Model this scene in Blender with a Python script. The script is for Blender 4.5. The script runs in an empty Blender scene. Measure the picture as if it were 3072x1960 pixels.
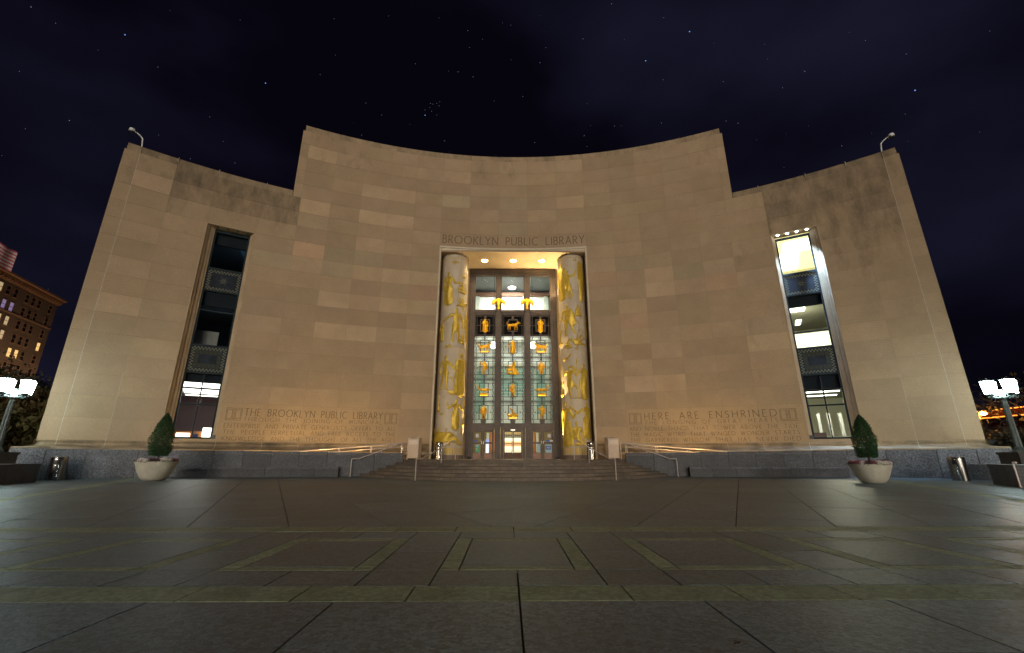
import bpy, math, random
from math import sin, cos, radians, pi, sqrt
from mathutils import Vector, Matrix, noise as mnoise
random.seed(7)
sc = bpy.context.scene
COL = sc.collection
HID = None
# ------------------------------------------------------------------ camera
cam = bpy.data.cameras.new('camera'); camo = bpy.data.objects.new('camera', cam); COL.objects.link(camo)
camo.location = (-.37, 0, 1.0)
camo.rotation_euler = (radians(90 + 16.66), 0, radians(-.55))
cam.sensor_width = 36; cam.lens = 1303 / 3072 * 36; cam.clip_end = 3000; cam.clip_start = .05
sc.camera = camo
# ------------------------------------------------------------------ world (night sky)
W = bpy.data.worlds.new('World'); sc.world = W; W.use_nodes = True
nt = W.node_tree; nt.nodes.clear()
N = nt.nodes.new; LK = nt.links.new
out = N('ShaderNodeOutputWorld'); bg = N('ShaderNodeBackground'); bg2 = N('ShaderNodeBackground'); add = N('ShaderNodeAddShader')
tc = N('ShaderNodeTexCoord'); nz = N('ShaderNodeTexNoise'); rp = N('ShaderNodeValToRGB')
mp = N('ShaderNodeMapping'); mp.inputs['Scale'].default_value = (1, 1, 2.2); mp.inputs['Location'].default_value = (.3, .9, .2)
nz.inputs['Scale'].default_value = 1.7; nz.inputs['Detail'].default_value = 4; nz.inputs['Roughness'].default_value = .45
LK(tc.outputs['Generated'], mp.inputs['Vector']); LK(mp.outputs['Vector'], nz.inputs['Vector'])
rp.color_ramp.elements[0].position = .42; rp.color_ramp.elements[0].color = (.0018, .0014, .0038, 1)
rp.color_ramp.elements[1].position = .70; rp.color_ramp.elements[1].color = (.0085, .0085, .021, 1)
LK(nz.outputs['Fac'], rp.inputs['Fac']); LK(rp.outputs['Color'], bg.inputs['Color']); bg.inputs['Strength'].default_value = 1
sky = N('ShaderNodeTexSky'); sky.sky_type = 'NISHITA'; sky.sun_disc = False
sky.sun_elevation = radians(-9); sky.sun_rotation = radians(180)
LK(sky.outputs['Color'], bg2.inputs['Color']); bg2.inputs['Strength'].default_value = .05
LK(bg.outputs[0], add.inputs[0]); LK(bg2.outputs[0], add.inputs[1]); LK(add.outputs[0], out.inputs['Surface'])
# ------------------------------------------------------------------ the city glow from the avenue behind the camera
sun = bpy.data.lights.new('street_glow', 'SUN'); sun.energy = 1.86; sun.angle = radians(34); sun.color = (1.0, .85, .68)
suno = bpy.data.objects.new('street_glow', sun); COL.objects.link(suno); suno.rotation_euler = (radians(90 - 5), 0, radians(3))
sc.view_settings.view_transform = 'Standard'; sc.view_settings.look = 'None'; sc.view_settings.gamma = 1; sc.view_settings.exposure = 0
sc.view_settings.use_curve_mapping = False
sc.cycles.use_denoising = True
sc.cycles.sample_clamp_indirect = 4; sc.cycles.max_bounces = 6; sc.cycles.transparent_max_bounces = 12
sc.cycles.caustics_reflective = False; sc.cycles.caustics_refractive = False

def lamp(kind, name, loc, e, color, size=.2, rot=None, parent=None, **k):
    l = bpy.data.lights.new(name, kind); l.energy = e; l.color = color
    if kind == 'AREA': l.size = size
    else: l.shadow_soft_size = size
    for a, b in k.items(): setattr(l, a, b)
    o = bpy.data.objects.new(name, l); COL.objects.link(o); o.location = loc
    if rot: o.rotation_euler = rot
    if parent: o.parent = parent
    return o

# ------------------------------------------------------------------ materials
MATS = {}
def mat(name, base=(.5, .5, .5), rough=.7, metal=0, n1=(0, 0), n2=(0, 0), bump=(0, 0), objcol=False, speck=0, emit=None, es=0, spec=.5, stain=False, grooves=0, tint2=None):
    m = bpy.data.materials.new(name); m.use_nodes = True; t = m.node_tree; b = t.nodes['Principled BSDF']
    N = t.nodes.new; L = t.links.new
    b.inputs['Roughness'].default_value = rough; b.inputs['Metallic'].default_value = metal
    b.inputs['Specular IOR Level'].default_value = spec
    oi = N('ShaderNodeObjectInfo'); tx = N('ShaderNodeTexCoord')
    ma = N('ShaderNodeVectorMath'); ma.operation = 'SCALE'; cx = N('ShaderNodeCombineXYZ')
    for i in range(3): L(oi.outputs['Random'], cx.inputs[i])
    L(cx.outputs[0], ma.inputs[0]); ma.inputs['Scale'].default_value = 37.0 if objcol else 0
    ad = N('ShaderNodeVectorMath'); ad.operation = 'ADD'; L(tx.outputs['Object'], ad.inputs[0]); L(ma.outputs[0], ad.inputs[1])
    vec = ad.outputs[0]
    def mul(a, fac_socket, lo, hi):
        mr = N('ShaderNodeMapRange'); mr.inputs['From Min'].default_value = .3; mr.inputs['From Max'].default_value = .7
        mr.inputs['To Min'].default_value = lo; mr.inputs['To Max'].default_value = hi; L(fac_socket, mr.inputs['Value'])
        v = N('ShaderNodeVectorMath'); v.operation = 'SCALE'; L(a, v.inputs[0]); L(mr.outputs[0], v.inputs['Scale']); return v.outputs[0]
    rgb = N('ShaderNodeRGB'); rgb.outputs[0].default_value = (*base, 1); c = rgb.outputs[0]
    if objcol:
        v = N('ShaderNodeVectorMath'); v.operation = 'MULTIPLY'; L(c, v.inputs[0]); L(oi.outputs['Color'], v.inputs[1]); c = v.outputs[0]
    lastn = None
    for sc_, am in (n1, n2):
        if am:
            n = N('ShaderNodeTexNoise'); n.inputs['Scale'].default_value = sc_; n.inputs['Detail'].default_value = 6; n.inputs['Roughness'].default_value = .62
            L(vec, n.inputs['Vector']); c = mul(c, n.outputs['Fac'], 1 - am, 1 + am); lastn = n
    if tint2:
        n = N('ShaderNodeTexNoise'); n.inputs['Scale'].default_value = tint2[1]; n.inputs['Detail'].default_value = 5; L(vec, n.inputs['Vector'])
        r = N('ShaderNodeMapRange'); r.inputs['From Min'].default_value = .45; r.inputs['From Max'].default_value = .75; L(n.outputs['Fac'], r.inputs['Value'])
        mx = N('ShaderNodeMix'); mx.data_type = 'RGBA'; L(r.outputs[0], mx.inputs['Factor']); L(c, mx.inputs['A']); mx.inputs['B'].default_value = (*tint2[0], 1); c = mx.outputs['Result']
    if grooves:
        w = N('ShaderNodeTexWave'); w.wave_type = 'BANDS'; w.bands_direction = 'DIAGONAL'; w.inputs['Scale'].default_value = 4.5; w.inputs['Distortion'].default_value = 5
        w.inputs['Detail'].default_value = 4; w.inputs['Detail Scale'].default_value = 2.2; L(vec, w.inputs['Vector'])
        pw = N('ShaderNodeMath'); pw.operation = 'MULTIPLY'; L(w.outputs['Fac'], pw.inputs[0]); L(oi.outputs['Random'], pw.inputs[1])
        mr = N('ShaderNodeMapRange'); mr.inputs['To Min'].default_value = 1 - grooves; mr.inputs['To Max'].default_value = 1 + grooves; L(pw.outputs[0], mr.inputs['Value'])
        v = N('ShaderNodeVectorMath'); v.operation = 'SCALE'; L(c, v.inputs[0]); L(mr.outputs[0], v.inputs['Scale']); c = v.outputs[0]
    if speck:
        vo = N('ShaderNodeTexVoronoi'); vo.inputs['Scale'].default_value = 30; L(vec, vo.inputs['Vector'])
        bw = N('ShaderNodeSeparateColor'); L(vo.outputs['Color'], bw.inputs[0])
        mr = N('ShaderNodeMapRange'); mr.inputs['To Min'].default_value = 1 - speck; mr.inputs['To Max'].default_value = 1 + speck; L(bw.outputs[0], mr.inputs['Value'])
        v = N('ShaderNodeVectorMath'); v.operation = 'SCALE'; L(c, v.inputs[0]); L(mr.outputs[0], v.inputs['Scale']); c = v.outputs[0]
    if stain:
        # weather stains: streaks running down the stone, amount carried by each block's own object alpha (1 = clean)
        mp = N('ShaderNodeMapping'); mp.inputs['Scale'].default_value = (1.1, 1.1, .45); L(tx.outputs['Object'], mp.inputs['Vector'])
        n = N('ShaderNodeTexNoise'); n.inputs['Scale'].default_value = 1.25; n.inputs['Detail'].default_value = 9; n.inputs['Roughness'].default_value = .68; L(mp.outputs[0], n.inputs['Vector'])
        om = N('ShaderNodeMath'); om.operation = 'SUBTRACT'; om.inputs[0].default_value = 1; L(oi.outputs['Alpha'], om.inputs[1])
        sm = N('ShaderNodeMath'); sm.operation = 'ADD'; L(n.outputs['Fac'], sm.inputs[0]); L(om.outputs[0], sm.inputs[1])
        r = N('ShaderNodeMapRange'); r.inputs['From Min'].default_value = .70; r.inputs['From Max'].default_value = 1.12; r.inputs['To Max'].default_value = .8; L(sm.outputs[0], r.inputs['Value'])
        mx = N('ShaderNodeMix'); mx.data_type = 'RGBA'; L(r.outputs[0], mx.inputs['Factor']); L(c, mx.inputs['A']); mx.inputs['B'].default_value = (.075, .062, .04, 1); c = mx.outputs['Result']
    L(c, b.inputs['Base Color'])
    if bump[1]:
        n = N('ShaderNodeTexNoise'); n.inputs['Scale'].default_value = bump[0]; n.inputs['Detail'].default_value = 8; L(vec, n.inputs['Vector'])
        bp = N('ShaderNodeBump'); bp.inputs['Strength'].default_value = bump[1]; bp.inputs['Distance'].default_value = .02
        L(n.outputs['Fac'], bp.inputs['Height']); L(bp.outputs[0], b.inputs['Normal'])
        rr = N('ShaderNodeMapRange'); rr.inputs['To Min'].default_value = max(0, rough - .12); rr.inputs['To Max'].default_value = min(1, rough + .12); L(n.outputs['Fac'], rr.inputs['Value']); L(rr.outputs[0], b.inputs['Roughness'])
    if emit:
        b.inputs['Emission Color'].default_value = (*emit, 1); b.inputs['Emission Strength'].default_value = es
    MATS[name] = m
    return m

lime = mat('limestone', (.405, .296, .190), .85, n1=(.55, .10), n2=(14, .09), bump=(26, .35), objcol=True, grooves=.045, stain=True)
limec = mat('limestone_trim', (.41, .305, .195), .8, n1=(.9, .14), n2=(11, .08), bump=(20, .3), stain=True)
limed = mat('limestone_weathered', (.37, .275, .175), .85, n1=(1.1, .2), n2=(9, .1), bump=(20, .4), tint2=((.10, .085, .06), .9))
polst = mat('glow_toned_trim_stone', (.64, .56, .43), .6, n1=(1.2, .1), n2=(9, .05))  # paler tone paints the lamp glow on the portal trims
mortar = mat('mortar', (.26, .19, .12), .9, n1=(3, .2))
mortarw = mat('white_mortar', (.52, .49, .43), .9, n1=(9, .12))
carved = mat('letter_groove_shade', (.165, .115, .065), .9, n1=(9, .2))  # dark tone paints groove shade; the strokes themselves stand slightly proud
gran = mat('grey_granite', (.085, .088, .102), .55, n1=(.9, .32), n2=(24, .35), speck=.6, bump=(60, .2), objcol=True)
grand = mat('dark_granite', (.060, .058, .060), .5, n1=(1.4, .3), n2=(70, .4), speck=.4, bump=(60, .2))
stepm = mat('step_granite', (.155, .12, .09), .6, n1=(2.2, .3), n2=(45, .25), speck=.25, bump=(50, .25), objcol=True)
pave = mat('grey_paving', (.068, .104, .130), .45, n1=(.45, .22), n2=(50, .38), speck=.42, bump=(55, .26), objcol=True, spec=.38, tint2=((.052, .070, .082), .33))
pavey = mat('buff_paving', (.205, .235, .145), .6, n1=(1.2, .18), n2=(18, .22), speck=.25, bump=(50, .22), objcol=True, tint2=((.125, .150, .085), 2.3))
joint = mat('paving_joint', (.012, .012, .011), .95)
asph = mat('asphalt', (.03, .03, .03), .8, n1=(.3, .2), n2=(30, .2), bump=(30, .4))
bronze = mat('bronze', (.062, .046, .038), .5, .3, n1=(1.5, .3), n2=(9, .2), bump=(8, .1))
bronzed = mat('dark_bronze', (.040, .032, .030), .5, .3, n1=(3, .25))
gold = mat('gilding', (.62, .43, .055), .45, .35, n1=(6, .18), n2=(28, .12), bump=(16, .25))
goldb = mat('gilded_bronze', (1.0, .52, .02), .32, .55, n1=(7, .15), bump=(16, .25))
colst = mat('column_stone', (.56, .47, .35), .5, n1=(.8, .1), n2=(15, .06), bump=(22, .15))
steel = mat('brushed_steel', (.36, .35, .34), .25, 1, n1=(4, .1))
railm = mat('rail_steel', (.62, .54, .50), .45, .45, n1=(8, .15))
matblack = mat('matt_black_panel', (.008, .008, .009), .95, spec=.1)
black = mat('black_metal', (.012, .012, .013), .4)
frame = mat('window_frame_metal', (.014, .024, .03), .6, .1, n1=(3, .2), spec=.2)
spand = mat('spandrel_metal', (.022, .028, .040), .7, 0, n1=(2.2, .35), n2=(12, .2), spec=.15)
spandl = mat('spandrel_inlay', (.15, .155, .115), .7, 0, n1=(6, .2), spec=.15)
white = mat('white_paint', (.75, .76, .76), .4, n1=(3, .05))
postm = mat('lamp_post_paint', (.10, .13, .13), .4, .3, n1=(4, .2))
bowl = mat('cast_stone_bowl', (.62, .58, .47), .75, n1=(3, .13), n2=(22, .08), bump=(24, .25), tint2=((.50, .45, .36), 1.8))
bookdrop = mat('bookdrop_enamel', (.52, .43, .37), .4, n1=(2, .08))
soil = mat('soil', (.03, .022, .015), .95)
bark = mat('bark', (.06, .045, .032), .9, n1=(6, .3), bump=(14, .6))
ever = mat('evergreen_leaf', (.030, .085, .028), .55, n1=(5, .45), n2=(30, .4), spec=.3)
leafy = mat('autumn_leaf', (.085, .080, .022), .7, n1=(.35, .5), n2=(4, .4), tint2=((.10, .05, .02), .5))
leafd = mat('dark_leaf', (.032, .030, .016), .75, n1=(.5, .5), n2=(4, .4))
petw = mat('white_petal', (.72, .66, .60), .7, n1=(30, .2)); petp = mat('purple_petal', (.26, .07, .12), .7, n1=(30, .3)); petd = mat('dark_plum_petal', (.07, .022, .03), .7, n1=(30, .3))
brick = mat('orange_brick', (.20, .16, .125), .9, n1=(.2, .15), n2=(3, .2), bump=(5, .3))
stonetrim = mat('pale_cornice', (.42, .27, .17), .8, n1=(1, .15))
wood = mat('door_wood', (.20, .075, .03), .4, n1=(4, .3), n2=(20, .15))
def emis(name, col, s, base=(.8, .8, .8)):
    return mat(name, base, .5, emit=col, es=s)
lantb = emis('fill_lantern_glass', (.84, 1.0, .96), 250)
lantm = emis('lantern_glass', (.80, 1.0, .96), 60)
bulb = emis('warm_bulb', (1, .72, .34), 14)
coolb = emis('cool_led', (.72, .86, 1), 30)
fluo = emis('fluorescent_panel', (1, 1, .9), 3.2)
fluow = emis('ceiling_glow_warm', (1.0, .86, .30), 1.25)  # whole ceiling made emissive in place of lamplight falling on it
orang = emis('sodium_lamp', (1, .42, .05), 40)
trail_glow = emis('orange_trail_glow', (1, .30, .03), 2.6)
redl = emis('red_tail_lamp', (1, .04, .015), 2.2); whl = emis('white_lamp', (1, .93, .8), 2.5)
winy = emis('lit_window_yellow', (1, .62, .20), .9); winw = emis('lit_window_pale', (.85, .66, .35), .45); winv = emis('lit_window_violet', (.35, .28, .75), .35)
def glass(name, tint=(1, 1, 1), refl=.5):
    m = bpy.data.materials.new(name); m.use_nodes = True; t = m.node_tree; t.nodes.clear()
    o = t.nodes.new('ShaderNodeOutputMaterial'); mx = t.nodes.new('ShaderNodeMixShader'); tr = t.nodes.new('ShaderNodeBsdfTransparent'); gl = t.nodes.new('ShaderNodeBsdfGlossy'); lw = t.nodes.new('ShaderNodeFresnel')
    tr.inputs[0].default_value = (*tint, 1); gl.inputs['Roughness'].default_value = .03; lw.inputs['IOR'].default_value = 1.05
    t.links.new(lw.outputs[0], mx.inputs[0]); t.links.new(tr.outputs[0], mx.inputs[1]); t.links.new(gl.outputs[0], mx.inputs[2]); t.links.new(mx.outputs[0], o.inputs[0]); return m
gls = glass('window_glass', (.95, .97, .95)); glsd = glass('dark_window_glass', (.5, .6, .62))

# ------------------------------------------------------------------ mesh helpers
class MB:
    def __init__(s): s.v = []; s.f = []
    def add(s, v, f):
        n = len(s.v); s.v += [tuple(p) for p in v]; s.f += [tuple(i + n for i in q) for q in f]; return s
    def box(s, x0, x1, y0, y1, z0, z1, M=None):
        v = [(x0,y0,z0),(x1,y0,z0),(x1,y1,z0),(x0,y1,z0),(x0,y0,z1),(x1,y0,z1),(x1,y1,z1),(x0,y1,z1)]
        if M: v = [M @ Vector(p) for p in v]
        return s.add(v, [(0,3,2,1),(4,5,6,7),(0,1,5,4),(1,2,6,5),(2,3,7,6),(3,0,4,7)])
    def quad(s, *p): return s.add(p, [tuple(range(len(p)))])
    def tube(s, pts, r, n=8, cap=True):
        pts = [Vector(p) for p in pts]; rs = r if isinstance(r, (list, tuple)) else [r] * len(pts)
        vs = []; fs = []; up = None
        for i, p in enumerate(pts):
            a = pts[max(0, i - 1)]; b = pts[min(len(pts) - 1, i + 1)]; d = (b - a).normalized()
            if up is None: up = Vector((0, 0, 1)) if abs(d.z) < .9 else Vector((1, 0, 0))
            u = d.cross(up).normalized(); w = u.cross(d)
            if u.length < .1: u = Vector((1, 0, 0)); w = Vector((0, 1, 0))
            up = w
            for k in range(n): t = 2 * pi * k / n; vs.append(p + (u * cos(t) + w * sin(t)) * rs[i])
        for i in range(len(pts) - 1):
            for k in range(n): fs.append((i*n+k, i*n+(k+1)%n, (i+1)*n+(k+1)%n, (i+1)*n+k))
        if cap: fs.append(tuple(range(n))[::-1]); fs.append(tuple((len(pts)-1)*n+k for k in range(n)))
        return s.add(vs, fs)
    def lathe(s, prof, cx=0, cy=0, n=32, flute=0, nf=0, cz=0):
        vs = []; fs = []
        for (r, z) in prof:
            for k in range(n):
                t = 2*pi*k/n; rr = r * (1 - (flute if (nf and k % 2) else 0)); vs.append((cx + rr*cos(t), cy + rr*sin(t), z + cz))
        for i in range(len(prof) - 1):
            for k in range(n): fs.append((i*n+k, i*n+(k+1)%n, (i+1)*n+(k+1)%n, (i+1)*n+k))
        fs.append(tuple(range(n))[::-1]); fs.append(tuple((len(prof)-1)*n+k for k in range(n)))
        return s.add(vs, fs)
    def mesh(s, name, m, smooth=False):
        me = bpy.data.meshes.new(name); me.from_pydata(s.v, [], s.f); me.materials.append(m)
        if smooth:
            me.polygons.foreach_set('use_smooth', [True] * len(me.polygons))
        me.update(); return me
    def build(s, name, m, parent=None, smooth=False, color=None, **props):
        o = bpy.data.objects.new(name, s.mesh(name, m, smooth)); COL.objects.link(o)
        if smooth:
            try: o.data.set_sharp_from_angle(angle=radians(40))
            except Exception: pass
        if parent: attach(o, parent)
        if color: o.color = color
        for k, v in props.items(): o[k] = v
        return o
def attach(o, parent):
    o.parent = parent
    o.matrix_parent_inverse = Matrix.Translation(-parent.location) if parent.rotation_euler[2] == 0 else Matrix.Identity(4)
    return o
def thing(name, label, cat, loc=(0, 0, 0), rz=0, group=None):
    o = bpy.data.objects.new(name, None); COL.objects.link(o); o.location = loc; o.rotation_euler = (0, 0, rz)
    o['label'] = label; o['category'] = cat; o.empty_display_size = .2
    if group: o['group'] = group
    return o
def lchild(name, mb, m, parent, **k):
    """child whose mesh is given in the parent's own space"""
    o = mb.build(name, m, None, **k); o.parent = parent; return o
def dup(root, loc, rz, label, group=None):
    r = root.copy(); COL.objects.link(r); r.location = loc; r.rotation_euler = (0, 0, rz); r['label'] = label
    if group: r['group'] = group
    def rec(a, b):
        for ch in list(a.children):
            c = ch.copy(); COL.objects.link(c); c.parent = b; c.matrix_parent_inverse = ch.matrix_parent_inverse.copy(); rec(ch, c)
    rec(root, r); return r

CY = -5.7; RW = 35.0
def P(th, R, z): a = radians(th); return (R * sin(a), CY + R * cos(a), z)
def arcbox(mb, t0, t1, R0, R1, z0, z1, step=1.3, R0b=None, R1b=None):
    n = max(1, math.ceil(abs(t1 - t0) / step)); vs = []; fs = []
    for i in range(n + 1):
        t = t0 + (t1 - t0) * i / n
        vs += [P(t, R0, z0), P(t, R0, z1), P(t, R1, z1), P(t, R1, z0)]
    for i in range(n):
        a = 4 * i; b = a + 4
        for k in range(4): fs.append((a + k, b + k, b + (k + 1) % 4, a + (k + 1) % 4))
    fs.append((0, 1, 2, 3)); e = 4 * n; fs.append((e + 3, e + 2, e + 1, e))
    mb.add(vs, fs); return mb
def sweep(mb, prof, t0, t1, step=1.2, closed=True, Rf=None):
    """radial profile [(R,z)..] swept along the arc"""
    n = max(1, math.ceil(abs(t1 - t0) / step)); m = len(prof); vs = []; fs = []
    for i in range(n + 1):
        t = t0 + (t1 - t0) * i / n
        for (R, z) in prof: vs.append(P(t, R, z))
    for i in range(n):
        for k in range(m if closed else m - 1): fs.append((i*m+k, (i+1)*m+k, (i+1)*m+(k+1)%m, i*m+(k+1)%m))
    if closed: fs.append(tuple(range(m))); fs.append(tuple(n*m + k for k in range(m))[::-1])
    return mb.add(vs, fs)

# ================================================================== THE LIBRARY
LIB = thing('library_building', 'tall concave limestone library with gilded entrance portal and two stepped-down wings', 'building')
EDG = [1.8, 5.4, 8.85, 12.1, 15.2, 18.35, 21.5, 24.6, 28.3, 32.5, 35.85, 38.7, 39.84]
ZR = [23.4 - 1.081 * i for i in range(21)]         # course lines, top to bottom (ZR[20] = 1.78)
ZR[7] = 15.85
TH_T, TH_W = 25.45, 39.84
light = {(-7,1):1.3,(-5,3):1.28,(-4,3):1.26,(-5,5):1.28,(-4,5):1.28,(-7,5):1.28,(-7,8):1.25,(-5,7):1.22,(-2,1):1.18,(-2,3):1.12,(0,0):1.12,(0,1):1.15,(0,2):1.1,(0,3):1.15,(0,5):1.02,
 (2,3):1.18,(2,1):1.18,(1,1):1.06,(2,0):1.08,(-3,1):1.08,(-5,9):1.22,(-4,9):1.18,(-3,9):1.22,(-7,9):1.15,(-6,9):1.12,(-6,11):1.22,(-5,11):1.2,(-4,11):1.14,(-3,11):1.08,(-6,13):1.26,(-5,13):1.24,(-4,13):1.22,(-3,13):1.2,
 (-3,15):1.24,(5,9):1.2,(5,10):1.22,(6,9):1.08,(6,10):1.1,(7,10):1.16,(8,10):1.12,(4,11):1.15,(4,12):1.18,(4,13):1.2,(5,13):1.0,(5,14):1.24,(4,16):1.18,(5,16):1.2,(8,14):1.2,(3,8):1.15,(8,5):1.2,
 (-6,12):.88,(-5,12):.86,(-4,12):.82,(5,11):.86,(6,11):.9,(-6,8):.94,(4,14):.9,(5,15):.93,(4,17):.9,(-11,13):1.25,(-10,15):1.18,(3,0):.93,(4,0):.95,(5,0):1.1}
pink = {(-7,8),(-2,7),(7,10),(-3,10),(3,9),(4,12)}
grn = {(0,3),(0,5),(-6,8),(-5,8),(4,8),(6,9),(-2,3),(-8,9),(-6,9)}
def blockcol(c, r, wing):
    f = (1 + (light.get((c, r), 1.0) - 1) * .8) * random.uniform(.935, 1.065)
    col = [f * random.uniform(.985, 1.015), f, f * random.uniform(.975, 1.025)]
    if (c, r) in pink: col = [f * 1.05, f * .97, f * .97]
    if (c, r) in grn: col = [f * .93, f * 1.0, f * 1.0]
    st = 0
    if r <= 1 and not wing: st = .17 if random.random() < .5 else .06
    if wing:
        if c < 0: st = {5: .48, 6: .36, 7: .2}.get(r, .16 if r < 9 else 0) if abs(c) in (8, 9, 10) else {5: .2, 6: .1}.get(r, 0)
        else: st = {5: .42, 6: .42, 7: .38, 8: .33, 9: .28, 10: .22, 11: .15}.get(r, 0) if abs(c) in (9, 10, 11) else .14
    if r >= 18: st = .1
    return (*col, 1 - st)
G = .09 / 11     # half joint in degrees (about 5 mm)
nb = 0
def lblock(name, t0, t1, z0, z1, color, R=None):
    R = R or RW + random.uniform(-.003, .003)
    mb = MB(); arcbox(mb, t0 + G, t1 - G, R, R + .10, z0 + .005, z1 - .005, 1.3)
    return mb.build(name, lime, LIB, color=color)
for side in (-1, 1):
    for c in range(0, 12):
        if c == 0:
            if side == 1: continue
            a, b = -EDG[0], EDG[0]
        else: a, b = (EDG[c-1], EDG[c]) if side == 1 else (-EDG[c], -EDG[c-1])
        if c == 8: pass
        for r in range(20):
            z1, z0 = ZR[r], ZR[r+1]
            if c <= 2 and r >= 7: continue                      # portal
            wing = c >= 8
            if c == 9 and r >= 8: continue                      # slot window
            t0, t1 = a, b
            if wing and r < 5:
                continue
            cc = side * c if c else 0
            col = blockcol(cc, r, wing)
            insc = 4 <= c <= 8 and r >= 18
            nm = 'limestone_block' if not insc else 'inscription_block'
            if r == 0: nm = 'frieze_block'
            if c == 11: nm = 'quoin_block'
            if c == 9: nm = 'lintel_block'
            if insc: col = (1.06, 1.05, .99, 1)
            if c == 9 and r == 7: z0 = 14.72
            lblock(nm, t0, t1, z0, z1, col)
    # outer quoins: slender corner stones of wing and of the tall block
    for r in range(5, 20):
        a, b = (38.7, TH_W) if side == 1 else (-TH_W, -38.7)
        f = random.uniform(.97, 1.05); lblock('quoin_block', a, b, ZR[r+1], ZR[r], (f, f, f, 1 if r > 6 else .75))
    for r in range(0, 5):
        a, b = (24.6, TH_T) if side == 1 else (-TH_T, -24.6)
        f = random.uniform(.99, 1.07); z0 = ZR[r+1] if r < 4 else 18.0
        lblock('quoin_block', a, b, z0, ZR[r], (f, f, f, 1))
    # white mortar line the full height of the wing corner
    s = side; mb = MB(); a = s * 38.7; arcbox(mb, a - .013, a + .013, RW - .004, RW + .05, 1.4, 18.3); mb.build('mortar_seam', mortarw, LIB)
    a = s * 35.85; mb = MB(); arcbox(mb, a - .008, a + .008, RW - .003, RW + .05, 1.4, 5.2); mb.build('mortar_seam', mortarw, LIB)
# sub-surface wall (seen only in the joints) and the body of the building
mb = MB()
for s in (-1, 1):
    for (a, b, z0, z1, R1) in ((8.9, 24.6, 0, 23.39, 36.2), (24.6, TH_T - .02, 0, 23.39, 36.2), (TH_T, 28.35, 0, 17.98, 36.2), (28.35, 32.45, 14.74, 17.98, 36.2), (32.45, TH_W - .03, 0, 17.98, 36.2), (28.35, 32.45, 0, 1.93, 36.2)):
        t0, t1 = (a, b) if s == 1 else (-b, -a)
        arcbox(mb, t0, t1, RW + .014, R1, z0, z1)
arcbox(mb, -8.9, 8.9, RW + .014, 36.2, 15.86, 23.39)
mb.build('wall', mortar, LIB)
mb = MB()
arcbox(mb, -25.3, 25.3, 36.2, 50, 23.0, 23.35, 3)
for s in (-1, 1): arcbox(mb, *( (25.4, 39.7) if s == 1 else (-39.7, -25.4)), 36.2, 50, 17.6, 17.95, 3)
arcbox(mb, -39.7, 39.7, 50, 50.4, 0, 17.95, 3); arcbox(mb, -25.3, 25.3, 50, 50.4, 17.95, 23.35, 3)
for s in (-1, 1):
    a = s * 39.6; arcbox(mb, a - .3, a, 36.2, 50, 0, 17.6, 3)
    a = s * 25.2; arcbox(mb, a - .1, a + .1, 36.2, 50, 17.6, 23.0, 3)
mb.build('roof', limec, LIB)
# copings
edges_t = [-TH_T + .2] + [-e for e in EDG[7::-1]] + EDG[:8] + [TH_T - .2]
for i in range(len(edges_t) - 1):
    a, b = edges_t[i], edges_t[i+1]; mb = MB()
    sweep(mb, [(RW + .05, 23.40), (RW + .05, 23.60), (RW + .09, 23.63), (RW + .09, 23.92), (36.3, 23.92), (36.3, 23.40)], a + .012, b - .012, 1.3)
    mb.build('coping_stone', limec, LIB, color=(1, 1, 1, random.uniform(.62, .74)))
for s in (-1, 1):
    ew = [TH_T + .05, 28.05, 32.43, 35.85, 38.7, TH_W - .12]
    for i in range(5):
        a, b = (ew[i], ew[i+1]) if s == 1 else (-ew[i+1], -ew[i]); mb = MB()
        sweep(mb, [(RW + .05, 17.99), (RW + .05, 18.27), (RW + .13, 18.30), (RW + .13, 18.47), (RW + .19, 18.53), (36.3, 18.53), (36.3, 17.99)], a + .012, b - .012, 1.3)
        mb.build('coping_stone', limec, LIB, color=(1, 1, 1, random.uniform(.5, .66)))
    for t in (28.05, 32.43, 35.85):
        mb = MB(); arcbox(mb, s*t - .018, s*t + .018, RW + .035, RW + .2, 18.25, 18.54); mb.build('mortar_seam', mortarw, LIB)
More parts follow.
